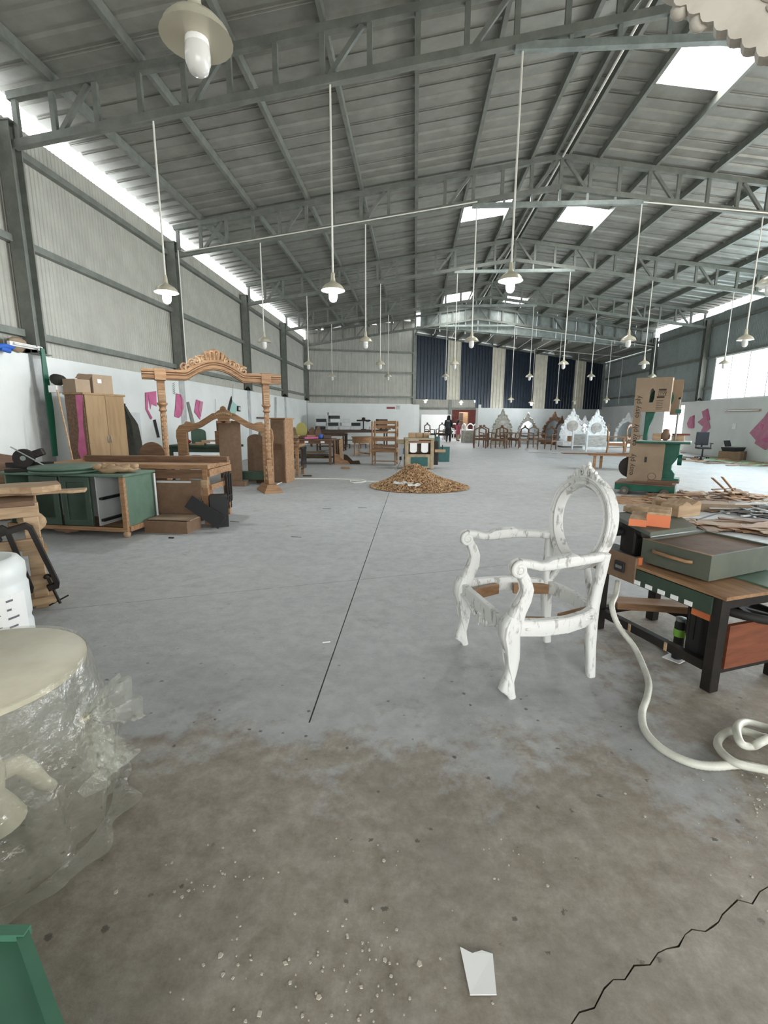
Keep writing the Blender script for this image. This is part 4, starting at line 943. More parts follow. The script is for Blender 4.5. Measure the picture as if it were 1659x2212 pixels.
tag(MB().cbox((0, 0, .0), (.5, .016, .17)).build('leaning_board', 'black', None, loc=(-2.60, 5.66, .24), rot=(R(-14), R(33), R(-3))), 'grey-black board leaning between the crate and the black box', 'board')
tag(MB().cbox((0, 0, 0), (.26, .012, .3)).build('pink_board', mat('pinkboard', '#c99a86', .7).name, None, loc=(-2.9, 6.3, .33), rot=(R(-10), 0, R(25))), 'pinkish board leaning inside the workbench end', 'board')
tag(MB().cbox((0, 0, .008), (.06, .02, .014)).build('offcut', 'black', None, loc=G(370, 1163), rot=(0, 0, 0)), 'tiny black offcut on the floor by the shallow crate', 'offcut')
for k in range(4): tag(MB().cbox((0, 0, 0), (.28, .3, .03)).build('book_board', 'green_dark' if k % 2 else 'steel_grey', None, loc=(-2.95, 6.35, .166+.032*k), rot=(0, 0, .05*k)), 'flat dark board stacked on the workbench shelf', 'board', 'boards on the workbench shelf')
# ------------------------------------------------------------------ cupboard at the wall
cu = thing('cupboard', 'tall plywood cupboard with double doors and pink paint on side', 'cupboard', (-4.98, 7.0, 0), R(80))
MB().box(0, 0, 0, .80, .34, 1.76).build('carcass', 'wood_brown', cu, bevel=.004)
for x0, x1, hx in ((.015, .397, .37), (.403, .785, .43)):
    d_ = MB().box(x0, -.018, .1, x1, 0, 1.735).build('door', 'ply', cu, bevel=.003)
    MB().tube([(hx, -.018, 1.0), (hx, -.035, 1.01), (hx, -.035, 1.1), (hx, -.018, 1.11)], .006, 6).build('handle', 'steel_light', d_, True)
MB().box(-.02, -.025, 1.735, .82, .35, 1.765).build('cornice', 'ply', cu, bevel=.003)
MB().prism([(.0, 1.73), (.13, 1.73), (.14, 1.2), (.2, .9), (.16, .75), (.04, .85), (.05, 1.3)], -.003, 0, 'yz').build('paint_streak', 'pink', cu)
cb = lambda nm, lb_, lc, rz_, d_, m_='cardboard', cat='box': obx(nm, lb_, cat, lc, rz_, d_, m_)
bx1 = thing('carton', 'closed cardboard carton with small sticker on the cupboard top', 'box', (-5.1, 7.5, 1.766), R(78))
MB().box(-.19, -.15, 0, .19, .15, .29).build('carton_body', 'cardboard', bx1, bevel=.004); MB().box(-.19, -.004, .29, .19, .004, .292).build('tape', 'wood_pale', bx1); MB().box(-.1, -.153, .16, -.03, -.15, .22).build('sticker', 'paint_white', bx1)
bx2 = thing('carton', 'open cardboard carton with raised flaps on the cupboard top', 'box', (-5.17, 7.16, 1.766), R(78))
for d_ in ((-.13, -.12, .13, -.115), (-.13, .115, .13, .12), (-.13, -.115, -.125, .115), (.125, -.115, .13, .115)): MB().box(d_[0], d_[1], 0, d_[2], d_[3], .2).build('carton_wall', 'cardboard', bx2)
MB().cbox((0, -.16, .24), (.25, .004, .1), 0, R(50)).build('flap', 'cardboard', bx2); MB().box(-.12, -.11, 0, .12, .11, .006).build('carton_base', 'cardboard', bx2)
tag(MB().ball((0, 0, .07), .1, 10, 7, (1.1, .8, .8)).jitter(.03, 9, 5).build('rag_bundle', 'cloth_dark', None, True, loc=(-5.42, 7.1, 1.89), rot=(0, 0, 0)), 'crumpled grey rag bundle lying on a white tray', 'cloth')
obx('plastic_tray', 'white plastic tray holding a rag bundle on the cupboard', 'tray', (-5.42, 7.12, 1.766), R(78), (.24, .16, .1), 'paint_white')
tag(MB().prism([(0, .8), (.07, .8), (.1, 1.5), (.07, 2.4), (.02, 2.42), (.0, 1.6)], 0, .03).jitter(.008, 5, 2).build('tarpaulin_strip', 'tarp_green', None, loc=(-5.6, 7.05, 0), rot=(0, 0, R(70))), 'dark green tarpaulin strip hanging down the white wall', 'tarpaulin')
plank('thin pale batten leaning by the cupboard and green tarpaulin', (-5.2, 6.9, .9), 0, (.02, .02, 1.8), 'wood_pale', tilt=(0, R(-6)))
jk = thing('jacket', 'dark jacket hung on the wall beside the plywood cupboard', 'jacket', PX(268, 926, -5.5), R(30))
jb = MB(); NA, NZ_ = 20, 12
for j in range(NZ_):
    t = j/(NZ_-1); z = .42-.95*t; wv = (.07+.12*min(1, t*3))*(1+.5*t)
    for i in range(NA):
        a = 2*math.pi*i/NA; jb.v.append(Vector((math.cos(a)*wv*(1+.1*math.sin(a*5+t*3)), -.0+math.sin(a)*.1*(1+.25*math.sin(a*6)), z)))
for j in range(NZ_-1):
    for i in range(NA): jb.f.append((j*NA+i, j*NA+(i+1) % NA, (j+1)*NA+(i+1) % NA, (j+1)*NA+i))
jb.f.append(tuple(range(NA))); jb.build('jacket_body', 'cloth_dark', jk, True)
MB().tube([(-.13, -.05, .3), (-.2, -.1, .1), (-.19, -.12, -.2)], [.07, .065, .05], 8).build('sleeve', 'cloth_dark', jk, True)
MB().box(-.06, .1, .42, .06, .17, .47).build('hanger_block', 'black', jk)
obx('white_board_panel', 'white board leaning on the wall behind the dark jacket', 'board', (-5.75, 9.5, .0), R(89), (.5, .03, 1.5), 'white_board')
# ------------------------------------------------------------------ things hung on the left wall
XH = -5.785
wallpoly('paper_template', 'pink paper template with dangling strips beside the carved swing post', 'template', [(314, 848), (337, 845), (338, 878), (327, 872), (325, 884), (320, 852), (319, 884), (329, 903), (326, 906), (315, 884)], XH, 'pink')
wallpoly('paper_template', 'pink crescent paper template hung seen through the swing frame', 'template', [(381, 850), (390, 852), (396, 864), (397, 880), (392, 897), (386, 903), (377, 900), (379, 880)], XH, 'pink', parts=[('fold', [(388, 852), (394, 864), (395, 880), (390, 895), (392, 878), (391, 864)], 'pink_pale')])
wallpoly('paper_template', 'pink rectangular paper template with a curled edge near the headboard', 'template', [(424, 863), (437, 868), (432, 906), (420, 890)], XH, 'pink', parts=[('fold', [(430, 866), (437, 868), (432, 900), (428, 884)], 'pink_pale')])
wallpoly('paper_template', 'mint green paper template hung above the carved headboard', 'template', [(502, 866), (512, 876), (509, 893), (505, 897), (495, 887)], XH, mat('mint_paper', '#9fc3bb', .7).name, parts=[('strap', [(499, 856), (500, 866), (494, 888), (492, 884)], 'cloth_dark')])
wallpoly('steel_bar', 'dark flat bar hung slanting between the pink templates', 'bar', [(403, 869), (408, 868), (421, 916), (414, 916)], XH, 'steel_grey')
wallpoly('wall_switch', 'small black framed switch box on the wall by the mint template', 'switch', [(512, 877), (518, 878), (518, 889), (512, 888)], XH, 'black', th=.03, parts=[('switch_face', [(513, 879), (517, 880), (517, 887), (513, 886)], 'white_board')])
wallpoly('wall_bracket', 'small wooden shelf bracket on the wall beyond the mint template', 'bracket', [(554, 901), (569, 901), (569, 905), (554, 904)], XH, 'wood_brown', th=.08)
wallpoly('steel_ruler', 'thin steel ruler hanging below the pink strips', 'ruler', [(357, 897), (360, 897), (362, 941), (358, 941)], XH, 'steel_light')
wallpoly('steel_bar', 'leaning dark bar low on the wall behind the swing post', 'bar', [(331, 907), (336, 906), (345, 945), (340, 945)], XH, 'iron')
wallpoly('cable_trunking', 'narrow grey trunking running down the wall behind the swing post', 'trunking', [(594, 858), (597, 858), (597, 906), (594, 905)], XH, 'plaster_band', th=.02)
for k, (a, b_, c_) in enumerate(((375, 826, 852), (503, 830, 860), (465, 862, 895))):
    P0, P1 = PX(a, b_, XH+.02), PX(a, c_, XH+.02); n_ = 24
    mb = MB().tube([(P0.x+.02*math.cos(i*1.6), P0.y+.02*math.sin(i*1.6), P0.z+(P1.z-P0.z)*i/n_) for i in range(n_+1)] if k == 0 else [P0, P1], .006, 5)
    tag(mb.build('coil_chain' if k == 0 else 'wall_string', 'steel_light' if k == 0 else 'steel_grey', None, True), ['coiled chain hanging down the wall inside the swing frame', 'thin cord holding the mint template on the wall', 'dark cord hanging above the headboard crest'][k], 'cord')
tube_l = thing('tube_light', 'white tube light fixed at the first steel column base', 'light', PX(75, 752, -5.74), 0)
MB().box(-.0, -.5, -.03, .05, .1, .03).build('fitting', 'paint_white', tube_l, bevel=.004); MB().tube([(.07, -.46, 0), (.07, .06, 0)], .015, 8).build('tube', 'bulb_off', tube_l, True); MB().box(0, .1, -.035, .06, .15, .035).build('end_cap', 'black', tube_l)
tag(MB().tube([PX(-10, 748, -5.7), PX(12, 747, -5.7), PX(28, 752, -5.7), PX(20, 758, -5.7), PX(0, 752, -5.7)], .035, 8).build('blue_cloth', mat('blue_cloth', '#2f5fb5', .7).name, None, True), 'blue plastic roll lying on top of the white wall', 'cloth')
tag(MB().ball((0, 0, 0), .14, 10, 6, (.6, 1.2, .8)).jitter(.04, 7, 3).build('sack', 'cardboard', None, True, loc=PX(38, 744, -5.78)), 'brown sack stuffed on the wall top beside the blue roll', 'sack')
# ------------------------------------------------------------------ carved swing frame
s0, s1 = Vector((-4.32, 8.05, 0)), Vector((-2.80, 8.98, 0)); sd_ = s1-s0; SLn = sd_.length
swg = thing('swing_frame', 'tall carved wooden swing frame with arched crested beam', 'swing', s0, math.atan2(sd_.y, sd_.x))
def post(x):
    p = thing('carved_post', '', 'post') if False else None
    b0 = MB().frustum(x-.18, -.32, x+.18, .32, 0, x-.17, -.31, x+.17, .31, .05).frustum(x-.16, -.3, x+.16, .3, .05, x-.13, -.26, x+.13, .26, .1).frustum(x-.12, -.25, x+.12, .25, .1, x-.1, -.22, x+.1, .22, .15).build('plinth', 'wood_raw', swg, bevel=.004)
    MB().prism([(-.15, .15), (.15, .15), (.11, .3), (.07, .42), (.055, .55), (.05, .62), (-.05, .62), (-.055, .55), (-.07, .42), (-.11, .3)], x-.05, x+.05, 'yz').build('bracket', 'wood_raw', swg, bevel=.01)
    for z in (.25, .36, .47): MB().cbox((x, -.0, z), (.13, .11, .06)).build('carved_boss', 'wood_pale', swg, bevel=.01)
    cy = MB().lathe([(.052, .62), (.062, .64), (.05, .68), (.06, .72), (.048, .76), (.046, .78)], 16, (x, 0, 0)).build('turned_collar', 'wood_raw', swg, True)
    sh_ = MB().lathe([(.048, .78), (.05, 1.0), (.047, 1.35), (.044, 1.5)], 16, (x, 0, 0)).build('shaft', 'wood_raw', swg, True)
    for k in range(9):
        for j in range(4):
            a = j*math.pi/2+.78; MB().cbox((x+.047*math.cos(a), .047*math.sin(a), .84+.075*k), (.014, .028, .045), a).build('carved_flute', 'wood_pale', sh_)
    MB().lathe([(.046, 1.5), (.07, 1.52), (.05, 1.56), (.06, 1.6), (.085, 1.62), (.085, 1.65)], 16, (x, 0, 0)).build('capital', 'wood_raw', swg, True)
    hd_ = MB().box(x-.06, -.05, 1.65, x+.06, .05, 2.03).build('post_head', 'wood_raw', swg, bevel=.004)
    MB().box(x-.05, -.056, 1.68, x+.05, -.05, 1.85).build('carved_panel', 'wood_pale', hd_)
    for k in range(4): MB().box(x-.04, -.062, 1.69+.04*k, x+.04, -.056, 1.715+.04*k).build('carved_flute', 'wood_raw', hd_)
for x in (0, SLn): post(x)
def arch(x):  # lower edge of the beam
    u_ = (x-SLn/2)/.48
    return .2*math.cos(u_*math.pi/2)**1.0 if abs(u_) < 1 else 0
xs = [-.28+(SLn+.56)*i/60 for i in range(61)]
lo = [(x, 2.03+arch(x)) for x in xs]; hi_ = [(x, 2.17+arch(x)) for x in reversed(xs)]
bm_ = MB().prism(lo+hi_, -.06, .06).build('beam', 'wood_raw', swg)
for z0, t_ in ((2.165, .085), (2.13, .072), (2.06, .068)):
    MB().tube([(x, -t_, z0+arch(x)) for x in xs], .016, 6).build('beam_moulding', 'wood_raw', bm_, True)
MB().prism([(x, 2.17+arch(x)) for x in xs]+[(x, 2.2+arch(x)) for x in reversed(xs)], -.09, .09).build('beam_cornice', 'wood_raw', bm_)
for x in (0, SLn): MB().box(x-.09, -.1, 2.02, x+.09, .1, 2.215).build('corner_block', 'wood_raw', swg, bevel=.006)
cxs = SLn/2; cro = [(-.62, 2.25), (-.5, 2.3), (-.42, 2.34), (-.34, 2.4), (-.26, 2.44), (-.2, 2.52), (-.14, 2.56), (-.08, 2.6), (0, 2.63)]
cr = MB().prism([(cxs+a, b_-.04) for a, b_ in cro]+[(cxs-a, b_-.04) for a, b_ in cro[-2::-1]]+[(cxs+.4, 2.22), (cxs+.2, 2.36), (cxs, 2.38), (cxs-.2, 2.36), (cxs-.4, 2.22)], -.03, .03).build('crest', 'wood_brown', swg, bevel=.006)
rr_ = random.Random(2)
for k in range(16):
    a = (k-7.5)/7.5; x = cxs+a*.5; z = 2.56-.26*abs(a)**1.1+rr_.uniform(-.03, .03)
    pts, rs = spiral(x, z-.06, -.035, .075, 1.4, .022, 1 if a > 0 else -1, rr_.uniform(0, 6)); MB().tube(pts, rs, 5).build('crest_scroll', 'wood_pale' if k % 2 else 'wood_raw', cr, True)
for k in range(5):
    x = cxs+(k-2)*.06; MB().tube([(x, -.04, 2.38), (x+(k-2)*.012, -.06, 2.48), (x+(k-2)*.016, -.03, 2.56-.015*abs(k-2))], [.026, .03, .02], 6).build('crest_plume', 'wood_raw', cr, True)
# ------------------------------------------------------------------ carved headboard and boards behind the swing
hbd = thing('headboard', 'raw wood headboard with peaked carved arch, behind the swing frame', 'headboard', PY(485, 905, 9.25)*1.0, 0)
hbd.location = (PY(483, 905, 9.62).x, 9.62, 0); hbd.scale = (1.04, 1, 1.02)
w2 = .96
outer = [(-w2, 0), (-w2, .85), (-w2-.02, 1.0), (-w2-.01, 1.12), (-w2+.06, 1.22), (-w2+.16, 1.25), (-w2+.2, 1.3), (-w2+.28, 1.29), (-w2+.36, 1.26), (-.5, 1.29), (-.35, 1.38), (-.22, 1.46), (-.15, 1.47), (-.11, 1.51), (-.06, 1.53), (-.045, 1.58), (0, 1.61)]
outer = outer+[(-a, b_) for a, b_ in outer[-2::-1]]
inner = [(-w2+.2, 0.001), (-w2+.2, 1.08), (-.45, 1.19), (-.22, 1.33), (-.12, 1.37), (-.1, 1.31), (0, 1.27)]
inner = inner+[(-a, b_) for a, b_ in inner[-2::-1]]
MB().prism([a for a in outer]+[p for p in reversed(inner)], -.03, .03).build('headboard_frame', 'wood_raw', hbd, bevel=.006)
for k in range(9): MB().ball(((k-4)*.04, -.035, 1.44+.03*math.cos((k-4)*.5)), .022, 8, 5, (1, .6, 1)).build('carved_bead', 'wood_pale', hbd, True)
MB().cbox((0, -.02, 1.29), (.3, .02, .05)).build('drop_boss', 'wood_raw', hbd, bevel=.01)
def board(name, label, pxb, w_, h_, m_, dz=0, th=.025, rz_=0, lean=0, cat='board', top=None, Yv=None):
    p = G(*pxb) if Yv is None else Vector((PY(pxb[0], pxb[1], Yv).x, Yv, dz))
    if top: o = MB().prism([(-w_/2, 0), (w_/2, 0)]+[(w_/2*math.cos(a_), h_-w_/2*top+w_/2*top*math.sin(a_)) for a_ in [math.pi*i/12 for i in range(13)]], -th/2, th/2).build(name, m_, None)
    else: o = MB().box(-w_/2, -th/2, 0, w_/2, th/2, h_).build(name, m_, None, bevel=.003)
    o.location = (p.x, p.y, p.z+dz if Yv is None else dz); o.rotation_euler = (lean, 0, rz_); return tag(o, label, cat)
board('mdf_sheet', 'tall plain brown board standing under the headboard arch', (501, 1049), .46, 1.34, 'mdf', lean=R(-2))
board('mdf_sheet', 'arched brown board beside the carved swing post', (555, 1040), .38, 1.05, 'mdf', top=.6, lean=R(-3))
board('green_board', 'long green board lying on edge behind the swing foot', (533, 1046), .95, .17, 'green_dark', dz=.11, th=.2)
obx('timber_block', 'low brown block under the long green board', 'block', G(508, 1052)+Vector((0, .18, 0)), 0, (.36, .2, .105), 'mdf')
obx('timber_block', 'low timber block propping the green board near the wardrobe', 'block', G(560, 1046)+Vector((0, .22, 0)), 0, (.2, .2, .105), 'wood_dark')
rr_ = random.Random(8)
for k in range(9):
    p = G(530+5*k, 1046); plank('carved leg blank piled under the green board', (p.x+rr_.uniform(-.05, .05), p.y+.5+rr_.uniform(0, .15), .04+.035*(k % 3)), rr_.uniform(-.6, .6), (.34, .05, .045), 'wood_pale' if k % 2 else 'wood_dark', 'leg blanks under the green board')
t2 = bench('side_table', 'green topped worktable behind the headboard, piled with parts', (-5.35, 9.95, 0), R(0), 1.5, .6, .82, 'green_dark', .3, cat='table')
board('chair_template', 'mint green shaped chair back propped on the green worktable', (430, 955), .33, .34, 'green_paint', dz=.825, Yv=10.3, top=.5, cat='panel')
obx('wooden_box', 'square wooden box on the green worktable', 'box', (-4.15, 10.3, .82), 0, (.36, .3, .3), 'wood_raw')
obx('wooden_box', 'smaller wooden box stacked on the worktable box', 'box', (-4.15, 10.3, 1.12), R(5), (.3, .25, .22), 'wood_brown')
tag(MB().ball((0, 0, .05), .11, 10, 6, (1.5, .8, .6)).jitter(.02, 9, 1).build('red_cloth', mat('red_cloth', '#8e2f2f', .8).name, None, True, loc=(-5.0, 10.1, .84)), 'dark red cloth bundle on the green worktable', 'cloth')
for k in range(3): plank('loose wood offcut on the green worktable', (-4.7+.12*k, 10.06+.03*k, .838+.036*k), .3*k, (.3, .04, .035), 'wood_pale', 'offcuts on the green worktable')
obx('tool_case', 'upright black tool case behind the headboard shoulder', 'case', (-5.15, 10.45, .82), 0, (.12, .1, .42), 'black')
pd = thing('carved_pedestal', 'pale green carved pedestal between the two brown boards', 'pedestal', G(538, 1047)+Vector((0, .9, 0)), 0)
MB().box(-.08, -.08, 0, .08, .08, .62).build('pedestal_body', 'green_paint', pd, bevel=.01)
mat('grey_green', '#9a9c8a', .6)
MB().lathe([(.08, .62), (.14, .66), (.15, .72), (.11, .8), (.05, .86), (.03, 1.0), (.045, 1.05), (.02, 1.15)], 16).jitter(.008, 20, 3).build('carved_capital', 'grey_green', pd, True)
for k in range(4): MB().tube([(-.06+.04*k, -.09, .6), (-.06+.04*k, -.095, .3), (-.05+.03*k, -.085, .1)], .014, 5).build('carved_drape', 'grey_green', pd, True)
wd_ = thing('narrow_wardrobe', 'narrow brown framed door cabinet standing beyond the swing post', 'cabinet', G(607, 1043)+Vector((0, .25, 0)), R(-12))
MB().box(-.17, -.2, 0, .17, .2, 1.38).build('carcass', 'wood_raw', wd_, bevel=.004)
d_ = MB().prism([[(-.16, .03), (.16, .03), (.16, 1.36), (-.16, 1.36)], [(-.12, .07), (.12, .07), (.12, 1.32), (-.12, 1.32)]], -.225, -.2).build('door', 'mdf', wd_); MB().box(-.12, -.208, .07, .12, -.2, 1.32).build('door_panel', 'mdf', d_)
MB().box(-.08, -.214, .72, .08, -.208, .86).build('carved_plate', 'wood_brown', d_); MB().box(-.19, -.23, 1.38, .19, .22, 1.41).build('cornice', 'wood_raw', wd_)
board('round_board', 'rounded board standing behind the workbench by the swing post', (330, 985), .42, 1.02, 'wood_brown', Yv=7.3, top=.9)
# ------------------------------------------------------------------ far left benches
def fbench(label, px, py, L_, W_, H_, rz_=0, m='wood_brown', grp=None, dx=0, dy=0):
    p = G(px, py); return bench('workbench', label, (p.x-L_+dx, p.y+dy, 0), rz_, L_, W_, H_, m, .18, grp)
nb = fbench('narrow workbench just beyond the wardrobe, dark clamps on its end', 648, 1030, .9, .7, .78, 0, 'wood_raw')
p = Vector(nb.location)
for k in range(5): clamp((p.x+.93, p.y+.12+.11*k, .55), (0, R(8), R(92+3*k)), 'dark clamp hooked along the narrow workbench end', 'clamps on the narrow workbench', 1.0)
for k in range(3): plank('short board stacked on the narrow workbench', (p.x+.45+.03*k, p.y+.3, .80+.04*k), .06*k, (.7-.05*k, .3, .035), 'wood_raw' if k % 2 else 'wood_brown', 'boards on the narrow workbench')
mbn = fbench('broad brown workbench piled with patterns and a blue rag', 718, 1004, 1.7, .9, .78, 0, 'wood_brown')
p = Vector(mbn.location)
rr_ = random.Random(21)
for k in range(6):
    pr = [(0, 0), (.32, 0), (.3, .1), (.2, .16), (.14, .3+.04*(k % 3)), (.06, .34), (.0, .2)]
    o = MB().prism(pr, 0, .03).build('carved_leg_blank', 'wood_pale' if k < 3 else 'wood_brown', None, bevel=.003, loc=(p.x+.05+.2*k, p.y+.75-.02*k, .782), rot=(0, 0, R(5*k-10))); tag(o, 'curved carved blank standing along the back of the broad workbench', 'blank', 'blanks on the broad workbench')
tag(MB().prism([(.18*math.cos(2*math.pi*i/16), .3+.24*math.sin(2*math.pi*i/16)) for i in range(16)], 0, .05).build('oval_mirror', mat('olive', '#a39a55', .6).name, None, loc=(p.x+.62, p.y+.62, .735+.0), rot=(0, 0, .2)), 'oval yellowish panel standing on the broad workbench', 'panel')
tag(MB().cbox((0, 0, .03), (.42, .3, .05)).jitter(.02, 6, 2).build('pink_cloth', 'pink', None, True, loc=(p.x+1.0, p.y+.2, .79), rot=(0, 0, .4)), 'pink folded cloth on the broad workbench', 'cloth')
tag(MB().ball((0, 0, .07), .08, 10, 6).jitter(.02, 10, 2).build('blue_rag', 'blue_cloth', None, True, loc=(p.x+1.3, p.y+.25, .785)), 'bright blue rag beside the pink cloth', 'cloth')
for k in range(5): plank('flat board stored under the broad workbench', (p.x+.8+.1*(k % 2), p.y+.42, .225+.03*k), .05*k, (1.2, .5, .025), ['green_dark', 'wood_brown', 'black', 'steel_grey', 'wood_raw'][k], 'boards under the broad workbench')
for k in range(2): obx('paper_label', 'white card stuck on the broad workbench apron', 'card', (p.x+.9+.5*k, p.y-.002+.04, .66), 0, (.12, .005, .06), 'paint_white', 'cards on the broad workbench')
tag(MB().prism([(0, 0), (.5, 0), (.42, .1), (.25, .16), (.15, .3), (0, .34)], 0, .05).build('curved_blank', 'wood_raw', None, bevel=.004, loc=(p.x+1.75, p.y+.1, 0), rot=(0, 0, .3)), 'curved pale blank standing on the floor by the broad workbench', 'blank')
tag(MB().prism([(0, 0), (.55, 0), (.5, .12), (.3, .1), (.1, .28), (0, .3)], 0, .05).build('curved_blank', 'wood_dark', None, bevel=.004, loc=(p.x+2.0, p.y+.35, 0), rot=(0, 0, -.2)), 'dark curved blank lying on the floor past the broad workbench', 'blank')
for k in range(9):
    u_ = .1+.17*k; m_ = ['wood_dark', 'wood_raw', 'wood_pale', 'mdf'][k % 4]
    o = MB().cbox((0, 0, .03+.012*(k % 3)), (.3, .1, .06+.024*(k % 3))).build('pattern_block', m_, None, bevel=.004, loc=(p.x+u_, p.y+.42+.05*math.sin(k*2), .782), rot=(0, 0, .9*math.sin(k*1.7))); tag(o, 'loose wood pattern lying on the broad workbench', 'pattern', 'patterns on the broad workbench')
for k in range(3):
    o = MB().cbox((0, 0, .38), (.35, .025, .76)).build('leaning_board', ['mdf', 'wood_dark', 'wood_raw'][k], None, loc=(p.x+1.76+.06*k, p.y+.5+.1*k, .0), rot=(0, R(-6), R(80))); tag(o, 'board leaning on the end of the broad workbench', 'board', 'boards leaning on the broad workbench')
hb2 = fbench('shorter workbench behind, its end hung with clamps', 745, 975, 1.3, .8, .8, 0, 'wood_dark')
p = Vector(hb2.location)
for k in range(3): clamp((p.x+1.33, p.y+.15+.2*k, .58), (0, R(8), R(90+6*k)), 'black clamp hooked on the shorter workbench end', 'clamps on the shorter workbench', 1.1)
lbn = bench('workbench', 'long bench against the end wall under stacked boxes', (-5.2, 23.6, 0), R(15.0), 4.0, .8, .85, 'wood_dark', .3)
def on_l(u_, v_, z): a = R(15); return (-5.2+u_*math.cos(a)-v_*math.sin(a), 23.6+u_*math.sin(a)+v_*math.cos(a), z)
rr_ = random.Random(4); st = [0]*6
lay = [(.55, 0, 'black'), (.6, .17, 'white_board'), (.6, .3, 'black'), (.55, .43, 'white_board'), (1.2, 0, 'white_board'), (1.2, .15, 'black'), (1.25, .3, 'white_board'), (1.25, .43, 'black'), (1.2, .56, 'white_board'), (1.8, 0, 'white_board'), (1.85, .15, 'white_board'), (1.8, .3, 'white_board'), (2.35, 0, 'white_board'), (2.35, .15, 'black'), (3.32, 0, 'white_board'), (3.88, 0, 'wood_dark'), (3.7, .15, 'wood_dark'), (3.72, .3, 'wood_dark')]
for k, (u_, z, m_) in enumerate(lay):
    obx('storage_box', ('black' if m_ == 'black' else 'white' if m_ != 'wood_dark' else 'dark wooden')+' box stacked on the long bench by the end wall', 'box', on_l(u_, .4, .851+z*1.25), R(15+rr_.uniform(-12, 12)), (.5, .45, .155), m_, 'boxes on the long bench, '+m_)
ds = thing('bench_drill', 'dark bench drill standing among the boxes on the long bench', 'drill', on_l(2.76, .35, .85), R(15))
MB().box(-.12, -.1, 0, .12, .1, .03).build('base', 'iron', ds); MB().tube([(0, .05, .03), (0, .05, .55)], .03, 10).build('column', 'iron', ds, True); MB().box(-.35, -.12, .42, .35, .1, .5).build('head', 'iron', ds, bevel=.02); MB().lathe([(.09, .5), (.1, .52), (.08, .6), (.02, .62)], 12).build('pulley_cover', 'iron', ds, True)
for k in range(3): tag(MB().cbox((0, 0, .2), (.3, .25, .02)).box(-.14, -.1, 0, -.11, -.07, .2).box(.11, -.1, 0, .14, -.07, .2).box(.11, .07, 0, .14, .1, .2).box(-.14, .07, 0, -.11, .1, .2).build('low_stool', 'wood_dark', None, loc=(-3.2+.75*k, 22.6+.2*k, 0), rot=(0, 0, .2*k)), 'low dark stool in front of the long bench', 'stool', 'low stools by the long bench')
wallp = lambda px, py: None
# sign, switch on the end wall
def endpoint(px, py):  # pixel met with the plain end wall plane
    d = ray(px, py); o = Vector((0, 0, H)); t = (EA-o).dot(n1)/d.dot(n1); return o+d*t+n1*.012
e1 = math.atan2(d1.y, d1.x)
tag(MB().box(-.24, -.012, -.06, .24, 0, .06).build('wall_sign', mat('sign_red', '#8c4a50', .6).name, None, loc=endpoint(844, 881), rot=(0, 0, e1)), 'dull red sign plate on the white end wall', 'sign')
sb = MB().box(-.11, -.02, -.11, .11, 0, .11).build('fuse_box', 'white_board', None, bevel=.004, loc=endpoint(860, 880), rot=(0, 0, e1)); tag(sb, 'small pale square box beside the red sign plate', 'box'); MB().box(-.09, -.024, -.09, .09, -.02, .09).build('box_lid', 'steel_light', sb)
tag(MB().box(-.09, -.06, -.05, .09, 0, .05).build('wall_socket', 'black', None, loc=endpoint(794, 909), rot=(0, 0, e1)), 'black socket on the white end wall', 'socket')
# round drum table
dt = thing('drum_table', 'round pale wood table with deep apron, beyond the stacked frames', 'table', G(786, 986)+Vector((0, .35, 0)), 0)
MB().lathe([(.5, .70), (.52, .705), (.52, .73), (.0001, .735)], 32).build('table_top', 'wood_raw', dt, True); MB().lathe([(.47, .5), (.48, .52), (.48, .70)], 32).build('apron', 'wood_raw', dt, True)
for k in range(4): a = k*math.pi/2+.6; MB().cbox((.43*math.cos(a), .43*math.sin(a), .26), (.05, .05, .52), a).build('leg', 'wood_raw', dt)
for k in range(2): a = k*math.pi/2+.6; MB().bar((.43*math.cos(a), .43*math.sin(a), .1), (-.43*math.cos(a), -.43*math.sin(a), .1), .03, .05).build('stretcher', 'wood_raw', dt)
# stacked frames
def stool_frame(label, loc, rz_, w_, d_, h_, m='wood_raw', flip=False):
    t = thing('bench_stool', label, 'stool', loc, rot=(math.pi if flip else 0, 0, rz_))
    MB().box(-w_/2, -d_/2, h_-.1, w_/2, d_/2, h_-.02).build('seat_frame', m, t, bevel=.008); MB().box(-w_/2+.03, -d_/2+.03, h_-.02, w_/2-.03, d_/2-.03, h_+.012).build('seat_panel', m, t, bevel=.008)
    for sx_ in (-1, 1):
        for sy_ in (-1, 1): MB().lathe([(.018, 0), (.026, .03), (.018, .06), (.024, .1), (.02, .2), (.03, h_-.16), (.034, h_-.1)], 10, (sx_*(w_/2-.05), sy_*(d_/2-.05), 0)).build('leg', m, t, True)
        MB().bar((sx_*(w_/2-.05), -d_/2+.05, .11), (sx_*(w_/2-.05), d_/2-.05, .11), .025, .03).build('stretcher', m, t)
    MB().bar((-w_/2+.05, 0, .11), (w_/2-.05, 0, .11), .025, .03).build('stretcher', m, t); return t
SP = G(830, 1006)+Vector((0, .35, 0))
stool_frame('turned-leg wooden stool frame at the bottom of the stack', SP, R(-5), .8, .6, .5)
af = thing('stacked_chair_frame', 'carved wooden chair frame stacked topmost by the planer', 'chair', SP+Vector((0, 0, .517)), R(-4))
for sx_ in (-1, 1):
    for sy_ in (-1, 1):
        MB().lathe([(.022, 0), (.03, .1), (.022, .3), (.03, .4), (.022, .6), (.034, .7), (.026, .74), (.03, .78), (.004, .83)], 10, (sx_*.36, sy_*.26, 0)).build('post', 'wood_raw', af, True)
    MB().bar((sx_*.36, -.26, .3), (sx_*.36, .26, .3), .03, .08).build('side_rail', 'wood_raw', af); MB().bar((sx_*.36, -.26, .62), (sx_*.36, .26, .62), .03, .06).build('armrest', 'wood_raw', af)
